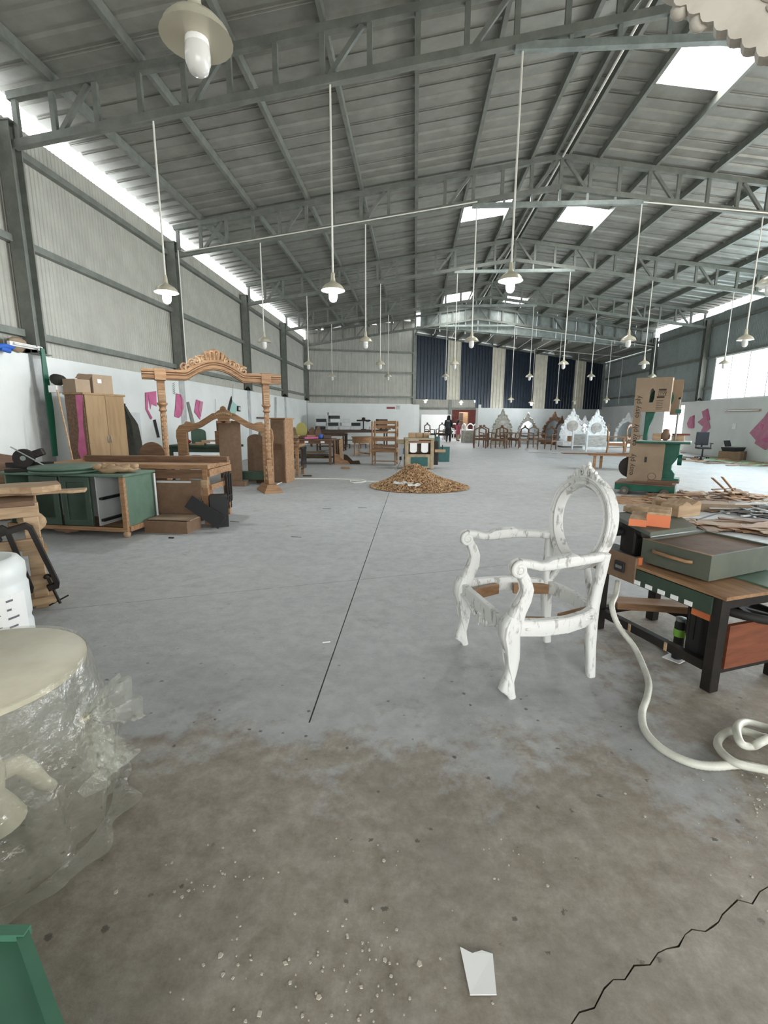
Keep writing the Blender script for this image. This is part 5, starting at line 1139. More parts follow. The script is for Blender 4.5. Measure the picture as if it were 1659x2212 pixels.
for sy_ in (-1, 1):
    MB().bar((-.36, sy_*.26, .27), (.36, sy_*.26, .27), .03, .1).build('seat_rail', 'wood_raw', af); MB().bar((-.36, sy_*.26, .06), (.36, sy_*.26, .06), .025, .04).build('stretcher', 'wood_raw', af)
MB().box(-.33, .245, .72, .33, .275, .82).build('top_rail', 'wood_raw', af, bevel=.006); MB().box(-.33, .24, .44, .33, .27, .5).build('back_rail', 'wood_raw', af)
MB().prism([(-.32, .62)]+[(-.32+.64*i/16, .6-.04*abs(math.sin(i*math.pi/4))) for i in range(17)]+[(.32, .68), (-.32, .68)], .245, .27).build('carved_rail', 'wood_raw', af)
MB().box(-.3, -.22, .315, .3, .2, .34).build('loose_panel', 'wood_pale', af)
# ------------------------------------------------------------------ sawdust heap and planer
hc = G(905, 1052); hc.z = 0
hp_ = MB(); NR, NA = 16, 72
for j in range(NR+1):
    t = j/NR
    for i in range(NA):
        a = 2*math.pi*i/NA; rx, ry = 1.0*(1+.06*noise.noise(Vector((math.cos(a)*2, math.sin(a)*2, 3)))), .85*(1+.06*noise.noise(Vector((math.cos(a)*2, math.sin(a)*2, 7))))
        x, y_ = math.cos(a)*rx*t, math.sin(a)*ry*t
        z = .19*max(0, 1-t**2.2)+.06*(1-t)*noise.noise(Vector((x*5, y_*5, 1)))+.018*noise.noise(Vector((x*22, y_*22, 4)))*(1-t*.6)
        z += .27*math.exp(-((x+.12)**2+(y_-.2)**2)/.13)*(1-t**4)
        hp_.v.append(Vector((x, y_, max(.001, z))))
for j in range(NR):
    for i in range(NA): hp_.f.append((j*NA+i, j*NA+(i+1) % NA, (j+1)*NA+(i+1) % NA, (j+1)*NA+i))
sh_ = hp_.build('sawdust', 'sawdust', None, True, loc=hc); tag(sh_, 'wide heap of brown sawdust and shavings in front of planer', 'sawdust', kind='stuff')
rr_ = random.Random(6); mb = MB()
def heap_z(x, y_):
    t = math.hypot(x/1.0, y_/.85); return max(0, .19*(1-t**2.2)+.27*math.exp(-((x+.12)**2+(y_-.2)**2)/.13)*(1-t**4)) if t < 1 else 0
for k in range(5200):
    a = rr_.random()*6.283; t = math.sqrt(rr_.random())*1.04; x, y_ = math.cos(a)*t, math.sin(a)*t*.85
    if y_ > .35: continue
    z = heap_z(x, y_)+.012; ph = rr_.random()*6.28; ln_ = rr_.uniform(.03, .08); w_ = .008; r_ = rr_.uniform(.008, .02)
    dx, dy = math.cos(ph), math.sin(ph); base = len(mb.v)
    for i in range(4):
        u_ = (i/3-.5)*ln_; zz = z+r_*math.sin(i*math.pi/3)+rr_.uniform(0, .006)
        mb.v += [Vector((x+dx*u_-dy*w_, y_+dy*u_+dx*w_, zz)), Vector((x+dx*u_+dy*w_, y_+dy*u_-dx*w_, zz+.004))]
    for i in range(3): b_ = base+2*i; mb.f.append((b_, b_+2, b_+3, b_+1))
cu_ = mb.build('shavings', 'shaving', sh_); cu_['kind'] = 'stuff'
def heap_cloth(label, u_, v_, d_, rz_, seed):
    o = MB(); n_ = 12
    for i in range(n_+1):
        for j in range(5):
            x, y_ = (i/n_-.5)*d_[0], (j/4-.5)*d_[1]*(1+.3*math.sin(i*1.3+seed)); o.v.append(Vector((x, y_, .02+.015*math.sin(j*2+i))))
    for i in range(n_):
        for j in range(4): a = i*5+j; o.f.append((a, a+1, a+6, a+5))
    # lay along the heap slope
    q = o.build('rag', 'white_board', None, True, loc=(hc.x+u_, hc.y+v_, heap_z(u_, v_)+.01), rot=(R(22), 0, rz_)); return tag(q, label, 'rag')
heap_cloth('white rag strip lying slanted on the sawdust heap', -.02, -.6, (.5, .06), R(38), 1)
heap_cloth('crumpled white rag pressed into the sawdust heap', -.32, -.5, (.4, .1), R(-12), 5)
pl = thing('planer_machine', 'cream and teal thickness planer behind the sawdust heap', 'planer', G(905, 1012)+Vector((-.02, .12, 0)), R(4))
for s in (-1, 1): MB().box(s*.36-.05, -.3, 0, s*.36+.05, .3, .82).build('side_frame', 'cream_mach', pl, bevel=.01)
MB().box(-.31, -.29, .02, .31, -.27, .42).build('front_plate', 'cream_mach', pl); MB().box(-.24, -.295, .08, .24, -.29, .34).build('teal_panel', 'teal_mach', pl)
MB().box(-.31, .2, .0, .31, .25, .7).build('back_plate', 'cream_mach', pl)
MB().box(-.31, -.28, .40, .31, .25, .43).build('bed', 'wood_dark', pl); MB().box(-.42, -.34, .82, .42, .34, .87).build('table_top', 'cream_mach', pl, bevel=.005)
for x in (-.17, .15): MB().prism([(x-.1, .74), (x+.1, .74), (x+.1, .5), (x+.05, .46), (x-.05, .46), (x-.1, .5)], -.27, -.25).build('dust_bag', 'paint_white', pl, bevel=.006)
MB().box(-.31, -.28, .74, .31, -.24, .80).build('cross_bar', 'wood_raw', pl)
MB().tube([(-.3, -.2, .77), (.3, -.2, .77)], .03, 10).build('cutter_block', 'iron', pl, True)
MB().box(.42, -.1, .1, .56, .2, .78).build('motor_housing', 'iron', pl, bevel=.01); MB().box(.58, .0, .18, .9, .04, .62).build('side_guard', 'teal_mach', pl); MB().box(.5, .25, .2, .64, .3, .9).build('rear_guard', 'teal_mach', pl)
MB().box(.44, -.3, .48, .74, -.12, .55).build('side_table', 'wood_pale', pl); MB().tube([(.66, -.2, .55), (.66, -.2, .68)], .012, 6).build('lever', 'iron', pl, True)
MB().box(-.62, -.15, .70, -.41, .15, .82).build('outfeed_guard', 'cream_mach', pl, bevel=.01); MB().box(-.46, -.28, .42, -.4, -.18, .58).build('starter_box', mat('blue_box', '#39506e', .5).name, pl)
MB().tube([(-.5, -.25, .3), (-.56, -.25, .3)], .05, 10).build('hand_wheel', 'iron', pl, True); MB().box(-.43, -.27, .27, -.41, -.23, .34).build('wheel_bracket', 'iron', pl)
MB().tube([(-.5, -.27, .28), (-.58, -.35, .12), (-.7, -.5, .01)], .008, 6).build('power_lead', 'steel_grey', pl, True)
p = Vector(pl.location)
for k in range(3): tag(MB().box(-.1, -.1, 0, .1, .1, .14).build('wood_block', 'wood_pale', None, bevel=.006, loc=(p.x-.2+.21*k, p.y+.1, .871), rot=(0, 0, .05*k)), 'square wood block in the row on the planer top', 'block', 'blocks on the planer')
obx('scrap_part', 'small machine fitting left on the planer top corner', 'fitting', (p.x+.34, p.y-.12, .871), .4, (.18, .12, .08), 'steel_light')
# thin white cable along the floor
cp = [G(590, 1050, .008), G(625, 1036, .008), G(660, 1034, .008), G(700, 1034, .008), G(745, 1035, .008), G(780, 1036, .012), G(790, 1040, .008), G(765, 1043, .008), G(758, 1038, .012), G(800, 1040, .008), G(830, 1041, .008)]
tag(MB().tube(smooth_path(cp, 6), .012, 6).build('floor_cable', 'pvc', None, True), 'white cable running over the floor from the swing to the planer', 'cable')
plank('short wood offcut alone on the floor before the stacked stool', G(746, 1013)+Vector((0, 0, .03)), .05, (.24, .05, .055), 'wood_raw')
plank('dark strip of wood lying beside the white cable', G(664, 1029)+Vector((0, 0, .015)), .0, (.22, .05, .025), 'wood_dark')
for k, (a, b_) in enumerate(((706, 1099), (783, 1097), (507, 1127), (640, 1160))): tag(MB().cbox((0, 0, .003), (.14, .012, .004)).build('wood_sliver', 'steel_grey', None, loc=G(a, b_), rot=(0, 0, -.1*k)), 'thin grey sliver on the open floor before the sawdust', 'sliver', 'slivers on the floor')
# ------------------------------------------------------------------ far furniture in front of the navy wall
def chair_frame(name, label, loc, rz_, m, w_=.6, d_=.55, h_=1.0, s_=.42, grp=None, oval=False):
    t = thing(name, label, 'chair', loc, rz_, grp)
    for sx_ in (-1, 1):
        MB().tube([(sx_*w_/2, -d_/2, 0), (sx_*(w_/2+.02), -d_/2-.02, s_*.5), (sx_*w_/2, -d_/2, s_), (sx_*w_/2, -d_/2+.03, s_+.12), (sx_*w_/2, -d_/2, s_+.25)], [.026, .03, .045, .034, .03], 6).build('front_leg', m, t, True)
        MB().tube([(sx_*w_*.42, d_/2+.04, 0), (sx_*w_*.42, d_/2, s_), (sx_*w_*.43, d_/2+.06, h_*.86)], [.028, .038, .03], 6).build('rear_leg', m, t, True)
        MB().tube([(sx_*w_/2, -d_/2-.02, s_+.26), (sx_*w_/2, 0, s_+.27), (sx_*w_*.43, d_/2+.03, s_+.28)], .02, 6).build('armrest', m, t, True)
        MB().bar((sx_*w_/2, -d_/2, s_-.03), (sx_*w_*.42, d_/2, s_-.03), .06, .1).build('side_rail', m, t)
    MB().bar((-w_/2, -d_/2, s_-.03), (w_/2, -d_/2, s_-.03), .06, .11).build('front_rail', m, t); MB().bar((-w_*.42, d_/2, s_-.03), (w_*.42, d_/2, s_-.03), .04, .07).build('back_rail', m, t)
    yb = d_/2+.05; k = 24
    out_ = [(w_*.46*math.cos(2*math.pi*i/k), (h_+s_)/2+.08+((h_-s_)/2)*math.sin(2*math.pi*i/k)) for i in range(k)] if oval else [(-w_*.45, s_+.1), (w_*.45, s_+.1), (w_*.45, h_-.12), (w_*.2, h_-.05), (.0, h_+.02), (-w_*.2, h_-.05), (-w_*.45, h_-.12)]
    cz = (h_+s_)/2+.06; in_ = [(a*.78, cz+(b_-cz)*.74) for a, b_ in out_]
    MB().prism([out_, in_], yb-.02, yb+.02).build('back_frame', m, t, bevel=.004)
    MB().ball((0, yb, h_+.03), .05, 8, 5, (1.6, .5, .9)).build('crest', m, t, True)
    return t
bc = None
FB = 'brown armchair frame with open back, lined up before the carved mirrors'
for k, (px, py, rz_) in enumerate(((1052, 966, 20), (1080, 969, -25), (1098, 966, 60), (1122, 968, -60), (1160, 966, 15), (1184, 972, -40), (1038, 968, 170))):
    p = G(px, py)+Vector((0, .2, 0))
    if bc is None: bc = chair_frame('carver_chair', FB, p, R(rz_), 'wood_brown', .66, .6, 1.05, .45, 'brown armchair frames')
    else: dup(bc, p, R(rz_))
def ornate(name, label, cat, px, Yv, w_, h_, m, z0=0.0, hole=True, panel=None, seed=1, legs=True):
    x = PY(px, 900, Yv).x; t = thing(name, label, cat, (x, Yv, z0), R(3))
    half = [(.5, 0), (.5, .18), (.44, .22), (.5, .3), (.47, .42), (.42, .46), (.46, .52), (.4, .6), (.34, .62), (.33, .7), (.24, .76), (.2, .84), (.1, .87), (.08, .94), (0, 1.0)]
    out_ = [(-a*w_, b_*h_) for a, b_ in half]+[(a*w_, b_*h_) for a, b_ in half[-2::-1]]
    inn = [(.36, .1), (.36, .42), (.3, .56), (.2, .68), (0, .76)]; inn = [(-a*w_, b_*h_) for a, b_ in inn]+[(a*w_, b_*h_) for a, b_ in inn[-2::-1]]
    MB().prism([out_, inn] if hole else out_, -.03, .03).build('carved_frame', m, t, bevel=.008)
    if hole and panel: MB().prism(inn, .0, .012).build('mirror_panel', panel, t)
    rr_ = random.Random(seed)
    for i in range(14):
        a, b_ = half[1+int(i*12/14)]; 
        for s in (-1, 1): MB().ball((s*a*w_*.93, -.03, b_*h_*.97), .05*w_, 6, 4, (1, .5, 1)).build('carved_leaf', m, t, True)
    MB().ball((0, -.02, h_*.97), .07*w_, 8, 6, (.8, .5, 1.2)).build('crest_finial', m, t, True)
    if not hole:
        MB().lathe([(.0001, 0), (.2*w_, .0), (.22*w_, .02)], 20).build('medallion', panel or m, t, True, loc=(0, -.035, h_*.55), rot=(R(90), 0, 0))
    return t
mat('silver_grey', '#a9a79c', .5, 0, '#8f8d82', 8, bump=.3); mat('mirror', '#aeb7bd', .15, .6); mat('white_lac', '#eef0ef', .45, 0, '#d2d6d8', 6); mat('grey_wash', '#b9b6b0', .55, 0, '#98958f', 5, (1, 1, 5))
ornate('carved_headboard', 'tall grey-green carved headboard with medallion by the doorway', 'headboard', 1086, 27.3, 1.2, 1.95, 'silver_grey', hole=False, panel='grey_wash', seed=1)
ornate('carved_mirror', 'grey carved mirror frame beside the grey-green headboard', 'mirror', 1141, 28.0, 1.2, 1.75, 'grey_wash', panel='mirror', seed=2)
ornate('carved_mirror', 'dark brown carved mirror frame in the middle of the row', 'mirror', 1198, 28.3, 1.4, 1.8, 'wood_brown', panel='mirror', seed=3)
ornate('carved_mirror', 'small brown carved mirror frame overlapping the larger brown one', 'mirror', 1214, 27.4, .85, 1.6, 'wood_brown', panel='mirror', seed=4)
ornate('carved_headboard', 'white carved headboard with pointed crest, beside the brown mirror', 'headboard', 1238, 26.7, 1.35, 1.95, 'white_lac', hole=False, panel='grey_wash', seed=5)
ornate('carved_headboard', 'white carved headboard with grey oval medallion, beside the platform', 'headboard', 1290, 23.4, 1.15, 1.85, 'white_lac', hole=False, panel='grey_wash', seed=6)
ornate('carved_mirror', 'white carved mirror with leafy crest behind the gold chairs', 'mirror', 1357, 26.8, 1.35, 1.75, 'white_lac', panel='mirror', seed=7)
ornate('carved_mirror', 'white oval-topped mirror half behind the white pointed headboard', 'mirror', 1264, 27.9, .95, 1.6, 'white_lac', panel='mirror', seed=8)
pf = thing('platform', 'long low white platform under the white headboards', 'platform', (9.4, 25.4, 0), R(3)); MB().box(-1.9, -.5, .08, 2.2, .6, .3).build('deck', 'white_lac', pf, bevel=.01); MB().box(-1.8, -.4, 0, 2.1, .5, .08).build('plinth', 'steel_grey', pf)
for px, py, lb_ in ((1250, 972, 'low grey-washed footboard with wavy white top rail by the platform'), (1288, 977, 'wider grey-washed footboard with curled white feet')):
    p = G(px, py); t = thing('footboard', lb_, 'footboard', p, R(-8 if px < 1270 else 6)); w_ = .62 if px < 1270 else .95
    top = [(-w_/2+w_*i/16, .78+.1*math.cos((i-8)*.42)**2) for i in range(17)]
    MB().prism([(-w_/2, .18)]+top+[(w_/2, .18)], -.02, .02).build('footboard_frame', 'white_lac', t, bevel=.006); MB().box(-w_/2+.06, -.03, .24, w_/2-.06, -.02, .74).build('inset_panel', 'grey_wash', t)
    for s in (-1, 1): MB().lathe([(.02, 0), (.04, .04), (.025, .1), (.045, .16), (.04, .9)], 10, (s*w_/2, 0, 0)).build('post', 'white_lac', t, True)
tag(MB().ball((0, 0, .06), .2, 10, 6, (2, 1, .5)).jitter(.03, 6, 2).build('yellow_cloth', mat('yellow', '#e2c53a', .7).name, None, True, loc=(8.7, 24.7, .36)), 'yellow cloth bundle on the white platform', 'cloth')
obx('storage_bin', 'black crate standing on the white platform', 'crate', (9.5, 25.1, .30), 0, (.5, .4, .3), 'black')
obx('carton', 'orange-brown carton on the white platform behind the footboards', 'box', (8.3, 25.3, .30), 0, (.7, .4, .28), 'wood_raw')
gch = chair_frame('gilt_chair', 'golden brown carved chair frame by the cardboard clad saw', G(1333, 984)+Vector((0, .2, 0)), R(70), 'wood_raw', .62, .58, 1.15, .46, 'golden chair frames', oval=True)
dup(gch, G(1365, 980)+Vector((.5, .8, 0)), R(40)); 
ls = thing('carved_moulding', 'grey scalloped moulding strip lying alone on the floor', 'moulding', G(1172, 979), R(-30)); MB().prism([(-.6, 0), (.6, 0)]+[(.6-1.2*i/24, .1+.04*abs(math.sin(i*math.pi/4))) for i in range(25)], 0, .03, 'xy').build('strip', 'grey_wash', ls)
# plank table in front of the band saw
pt = thing('plank_table', 'rough plank table with splayed legs beyond the white armchair', 'table', G(1310, 1016)+Vector((0, .3, 0)), R(-12))
for x, y_ in ((-.25, -.15), (.6, -.2), (.0, .35), (.75, .3)): MB().box(x-.035, y_-.035, 0, x+.035, y_+.035, .4).build('leg', 'wood_raw', pt)
MB().box(-.4, -.25, .4, .9, .45, .43).build('table_top', 'wood_raw', pt); MB().box(.5, -.23, .1, .85, -.2, .2).build('brace', 'wood_raw', pt)
p = Vector(pt.location)
for k, (dx, dy, ln_, m_) in enumerate(((-.6, -.1, 1.7, 'wood_brown'), (-.5, .1, 1.9, 'wood_raw'), (.2, .25, 1.2, 'wood_dark'), (.5, -.05, .8, 'wood_brown'))):
    plank('rough plank laid across the plank table', (p.x+dx+.3, p.y+dy, .443+.0*k), R(-12+5*k), (ln_, .12, .022), m_, 'planks on the plank table')
# ------------------------------------------------------------------ band saw clad in cardboard
NN = G(1455, 1076); arz = R(-30); BL = 1.0; BWd = .85; NL = NN-Vector((math.cos(arz), math.sin(arz), 0))*BL
bs = thing('band_saw', 'green band saw clad in printed cardboard on a wheeled base', 'saw', NL, arz)
def lb(px, py, z): return local(bs, G(px, py, z))
for z0, z1, o0 in ((.08, .2, 0),):
    for d_ in ((0, 0, BL, .05), (0, BWd*.9, BL, BWd*.9+.05), (0, .05, .05, BWd*.9), (BL-.05, .05, BL, BWd*.9)): MB().box(d_[0], d_[1], z0, d_[2], d_[3], z1).build('base_rail', 'green_mach', bs, bevel=.004)
MB().box(.0, .0, .2, BL, BWd*.9, .22).build('base_deck', 'wood_brown', bs)
for x, y_ in ((.18, -.03), (BL-.16, -.03), (.18, BWd*.9+.08), (BL-.16, BWd*.9+.08)):
    wh = MB().tube([(x, y_-.025, .075), (x, y_+.025, .075)], .075, 16).build('wheel', mat('tyre', '#5a5146', .8).name if 'tyre' not in MATS else 'tyre', bs, True); MB().tube([(x, y_-.03, .075), (x, y_+.03, .075)], .03, 10).build('wheel_hub', 'steel_grey', wh, True)
MB().box(.3, .1, .22, BL-.05, .5, .26).build('timber_packer', 'wood_brown', bs); MB().box(.55, .08, .26, BL+.05, .4, .30).build('timber_packer', 'wood_brown', bs)
# sizes in metres: cladding 0.62 wide in front, frame behind
CX0, CY0 = .18, .12
fw_, fd_ = .58, .42
zt = 2.16
def card(name, x0, y0, z0, x1, y1, z1): return MB().box(x0, y0, z0, x1, y1, z1).build(name, 'cardboard', bs, bevel=.002)
low = card('lower_cardboard', CX0, CY0, .24, CX0+fw_, CY0+.012, .98); 
post_ = card('side_cardboard', CX0, CY0, .98, CX0+.13, CY0+.012, 1.55)
MB().box(CX0, CY0+.012, .98, CX0+.012, CY0+.3, 1.55).build('side_cardboard', 'cardboard', bs)
upc = MB().prism([[(CX0, 1.55), (CX0+fw_, 1.55), (CX0+fw_, zt), (CX0, zt)], [(CX0+.24, 1.72), (CX0+.30, 1.72), (CX0+.32, 1.8), (CX0+.32, 1.92), (CX0+.28, 1.98), (CX0+.25, 1.95)]], CY0, CY0+.012).build('upper_cardboard', 'cardboard', bs)
card('cardboard_side', CX0+fw_-.012, CY0+.012, 1.55, CX0+fw_, CY0+fd_, zt); card('cardboard_side', CX0, CY0+.012, 1.55, CX0+.012, CY0+fd_, zt)
card('cardboard_top', CX0-.01, CY0-.005, zt, CX0+fw_+.01, CY0+fd_, zt+.008); card('cardboard_back', CX0+fw_-.012, CY0+fd_, 1.5, CX0+fw_+.16, CY0+fd_+.012, zt-.02)
card('cardboard_side', CX0+fw_-.012, CY0+.012, .24, CX0+fw_, CY0+.2, .96)
for x, z in ((CX0+.38, 1.93), (CX0+.36, 1.80)): MB().box(x, CY0-.002, z, x+.12, CY0, z+.03).build('print_bar', 'cardboard_print', upc)
MB().prism([[(CX0+.38, 1.84), (CX0+.5, 1.84), (CX0+.5, 1.92), (CX0+.38, 1.92)], [(CX0+.386, 1.846), (CX0+.494, 1.846), (CX0+.494, 1.914), (CX0+.386, 1.914)]], CY0-.002, CY0).build('print_frame', 'cardboard_print', upc)
for k in range(6): MB().box(CX0+.36, CY0-.002, 1.6+.03*k, CX0+.46+.01*(k % 2), CY0, 1.608+.03*k).build('print_line', 'cardboard_print', upc)
def text(body, size, loc, rot, parent, m='cardboard_print', ext=.0005):
    cu2 = bpy.data.curves.new('lettering', 'FONT'); cu2.body = body; cu2.size = size; cu2.extrude = ext; cu2.align_x = 'LEFT'
    tmp = bpy.data.objects.new('lettering_curve', cu2); col.objects.link(tmp); dg = bpy.context.evaluated_depsgraph_get(); dg.update(); me = bpy.data.meshes.new_from_object(tmp.evaluated_get(dg)); bpy.data.objects.remove(tmp)
    o = bpy.data.objects.new('lettering', me); col.objects.link(o); me.materials.clear(); me.materials.append(MATS[m]); o.parent = parent; o.location = loc; o.rotation_euler = rot; return o
M90 = (R(90), R(-90), 0)
for z in (1.62,): text('easy ply', .13, (CX0+.10, CY0-.002, z-.18), M90, upc)
text('easy ply', .13, (CX0+.10, CY0-.002, 1.0-.08), M90, post_)
text('easy ply', .13, (CX0+.10, CY0-.002, .36), M90, low)
text('TW', .07, (CX0+.395, CY0-.002, 1.855), (R(90), 0, 0), upc)
MB().tube([(CX0+.42+.065*math.cos(i*math.pi/10), CY0-.001, .36+.065*math.sin(i*math.pi/10)) for i in range(20)], .003, 4, True).build('print_ring', 'cardboard_print', low)
MB().box(CX0+.27, CY0-.003, .62, CX0+.31, CY0, .72).build('hand_hole', 'black', low)
# iron frame: curved neck, table, tension gear, lower stand
neck = [(CX0+.2, .98), (CX0+.2, 1.56), (CX0+.36, 1.56), (CX0+.34, 1.45), (CX0+.29, 1.3), (CX0+.27, 1.15), (CX0+.28, .98)]
MB().prism(neck, CY0+.06, CY0+.2).build('neck', 'green_mach', bs, bevel=.01)
MB().box(CX0+.1, CY0-.12, .98, CX0+.98, CY0+.5, 1.02).build('saw_table', 'green_mach', bs, bevel=.008); MB().box(CX0+.11, CY0-.11, 1.02, CX0+.97, CY0+.49, 1.026).build('table_surface', 'white_board', bs)
stn = [(CX0+.45, .3), (CX0+.78, .3), (CX0+.78, .42), (CX0+.72, .5), (CX0+.72, .58), (CX0+.78, .68), (CX0+.82, .78), (CX0+.82, .98), (CX0+.45, .98)]
MB().prism(stn, CY0+.1, CY0+.32).build('stand', 'green_mach', bs, bevel=.01); MB().box(CX0+.5, CY0+.02, .3, CX0+.86, CY0+.36, .34).build('stand_foot', 'green_mach', bs)
MB().tube([(CX0+.02, CY0+.16, .5), (CX0+.02, CY0+.22, .5)], .2, 24).build('lower_wheel', 'iron', bs, True); MB().tube([(CX0+.42, CY0+.25, 1.8), (CX0+.42, CY0+.3, 1.8)], .2, 24).build('upper_wheel', 'green_mach', bs, True)
MB().tube([(CX0+.80, CY0+.16, .68), (CX0+.87, CY0+.16, .68)], .1, 18).build('hand_wheel', 'green_mach', bs, True); MB().tube([(CX0+.87, CY0+.16, .7), (CX0+.93, CY0+.16, .7)], .012, 8).build('wheel_handle', 'iron', bs, True)
MB().tube([(CX0+.72, CY0+.1, 1.02), (CX0+.72, CY0+.1, 1.78)], .016, 8).build('guide_post', 'steel_grey', bs, True); MB().cbox((CX0+.72, CY0+.1, 1.56), (.09, .07, .07)).build('guide_clamp', 'green_mach', bs); MB().ball((CX0+.72, CY0+.1, 1.79), .025, 8, 6).build('guide_knob', 'iron', bs, True)
Pw = lambda x, y_, z: NL+Vector((x*math.cos(arz)-y_*math.sin(arz), x*math.sin(arz)+y_*math.cos(arz), z))
obx('wood_block', 'pale block lying on the band saw table by its neck', 'block', Pw(CX0+.42, CY0+.2, 1.027), arz, (.14, .12, .13), 'wood_pale')
jt = thing('rope_ball', 'brown ball of twine on the band saw table', 'twine', Pw(CX0+.56, CY0+.2, 1.03), arz); MB().lathe([(.03, 0), (.07, .03), (.08, .09), (.06, .14), (.05, .18), (.06, .2), (.02, .21)], 14).jitter(.006, 30, 1).build('twine_body', 'mdf', jt, True)
obx('wood_box', 'small pale wooden box on the band saw table', 'box', Pw(CX0+.76, CY0+.22, 1.027), arz, (.2, .16, .1), 'wood_pale'); obx('red_case', 'dark red flat case on the box at the saw table edge', 'case', Pw(CX0+.8, CY0+.26, 1.128), arz+.3, (.26, .14, .03), 'red_wall')
# ------------------------------------------------------------------ scrap heaps
rr_ = random.Random(31)
def heap(cx_, cy_, rx, ry, hmax, n_, mats_, label, grp, lmin, lmax, wmin=.04, wmax=.12):
    for k in range(n_):
        a = rr_.random()*6.283; t = math.sqrt(rr_.random()); x, y_ = cx_+math.cos(a)*t*rx, cy_+math.sin(a)*t*ry
        z = .008+hmax*(1-t)*rr_.random(); ln_ = rr_.uniform(lmin, lmax)
        o = MB().cbox((0, 0, 0), (ln_, rr_.uniform(wmin, wmax), rr_.uniform(.006, .02))).build('wood_offcut', rr_.choice(mats_), None, loc=(x, y_, z+.012), rot=(rr_.uniform(-.12, .12)*(1-t), rr_.uniform(-.12, .12)*(1-t), rr_.uniform(-.6, .6)+(1.57 if rr_.random() < .25 else 0))); tag(o, label, 'offcut', grp)
WM = ['wood_raw', 'wood_brown', 'wood_pale', 'mdf', 'wood_raw', 'cardboard']
c = G(1560, 1085); heap(c.x, c.y, 1.4, 1.0, .22, 170, WM, 'sawn offcut in the scrap heap beside the band saw', 'offcuts in the scrap heap', .2, .8)
c = G(1640, 1108); heap(c.x+.15, c.y, .75, .5, .22, 70, ['white_board', 'black', 'steel_light', 'white_board', 'steel_grey'], 'black or white strip in the edging heap', 'strips in the edging heap', .25, .7, .02, .05)
c = G(1620, 1140); heap(c.x, c.y, .8, .35, .08, 22, ['cardboard', 'mdf', 'wood_raw'], 'flat brown sheet offcut before the edging heap', 'sheet offcuts by the heap', .4, .9, .1, .25)
for k, (px, py, rz_, ty) in enumerate(((1552, 1078, .3, -.6), (1572, 1080, .2, -.75))): p = G(px, py); plank('pale batten sticking up out of the scrap heap', (p.x, p.y, .25), rz_, (.5, .06, .015), 'wood_pale', 'battens in the scrap heap', tilt=(.1, ty*-1))
obx('carton', 'long flat carton lying behind the edging heap', 'box', G(1565, 1106)+Vector((0, .15, 0)), R(-5), (.75, .3, .12), 'cardboard')
tag(MB().tube([G(1505, 1123, .22), G(1560, 1106, .22), G(1620, 1103, .22)], .01, 6).build('metal_rod', 'black', None, True), 'thin dark rod lying over the scrap heap', 'rod')
mb = MB(); NR2, NA2 = 6, 40
for j in range(NR2+1):
    for i in range(NA2):
        a = 2*math.pi*i/NA2; t = j/NR2; r_ = 1+.2*noise.noise(Vector((math.cos(a)*2, math.sin(a)*2, 5))); x, y_ = .8*t*r_*math.cos(a), .5*t*r_*math.sin(a)
        mb.v.append(Vector((x, y_, .002+.035*(1-t)*(1+.6*noise.noise(Vector((x*6, y_*6, 2)))))))
for j in range(NR2):
    for i in range(NA2): mb.f.append((j*NA2+i, j*NA2+(i+1) % NA2, (j+1)*NA2+(i+1) % NA2, (j+1)*NA2+i))
tag(mb.build('sawdust', 'sawdust', None, True, loc=G(1395, 1082)), 'thin spread of sawdust below the band saw wheels', 'sawdust', kind='stuff')
c = Vector((10.6, 17.6, 0)); heap(c.x, c.y, 1.0, 2.2, .06, 34, WM, 'offcut scattered on the green sheet by the window wall', 'offcuts by the window wall', .4, 1.3)
c = Vector((10.9, 22.2, 0)); heap(c.x, c.y, .8, 1.2, .08, 18, WM+['white_board'], 'loose board dumped near the side door', 'boards near the side door', .5, 1.2)
gs = [G(1520, 992), G(1580, 999), G(1640, 1008), G(1656, 1003), G(1590, 992), G(1540, 988)]
cc = sum(gs, Vector((0, 0, 0)))/len(gs); tag(MB().prism([(p.x-cc.x, p.y-cc.y) for p in gs], 0, .005, 'xy').build('green_sheet', mat('green_sheet', '#86c79b', .7).name, None, loc=(cc.x, cc.y, .001)), 'pale green sheet spread on the floor by the window wall', 'sheet')
tag(MB().box(-.1, -.04, 0, .1, .04, .06).cbox((0, 0, .1), (.05, .05, .1)).build('hand_tool', 'iron', None, loc=G(1513, 996), rot=(0, 0, .4)), 'small dark tool lying alone on the bright floor', 'tool')
# ------------------------------------------------------------------ window wall things
XG = 11.985
wallpoly('paper_template', 'pink folded paper template next to the side door', 'template', [(1484, 915), (1490, 901), (1500, 897), (1498, 925), (1487, 925)], XG, 'pink_pale', parts=[('fold', [(1497, 899), (1500, 897), (1499, 924), (1494, 926)], 'pink')])
wallpoly('paper_template', 'pink zigzag paper template hung on the window wall', 'template', [(1516, 889), (1529, 883), (1534, 906), (1531, 909), (1535, 924), (1523, 936), (1513, 935), (1519, 922), (1507, 912), (1519, 902)], XG, 'pink_pale', parts=[('fold', [(1526, 884), (1529, 883), (1534, 906), (1529, 908)], 'pink')])
wallpoly('paper_template', 'large pink paper template with slits on the window wall', 'template', [(1619, 935), (1650, 902), (1662, 885), (1700, 890), (1700, 950), (1653, 972), (1630, 958), (1633, 951)], XG, 'pink_pale', parts=[('fold', [(1645, 915), (1650, 918), (1647, 928), (1643, 920)], 'pink'), ('fold', [(1646, 948), (1662, 944), (1662, 956), (1650, 954)], 'pink')])
tl2 = thing('tube_light', 'thin unlit tube light on the window wall', 'light', PX(1604, 887, XG), 0)
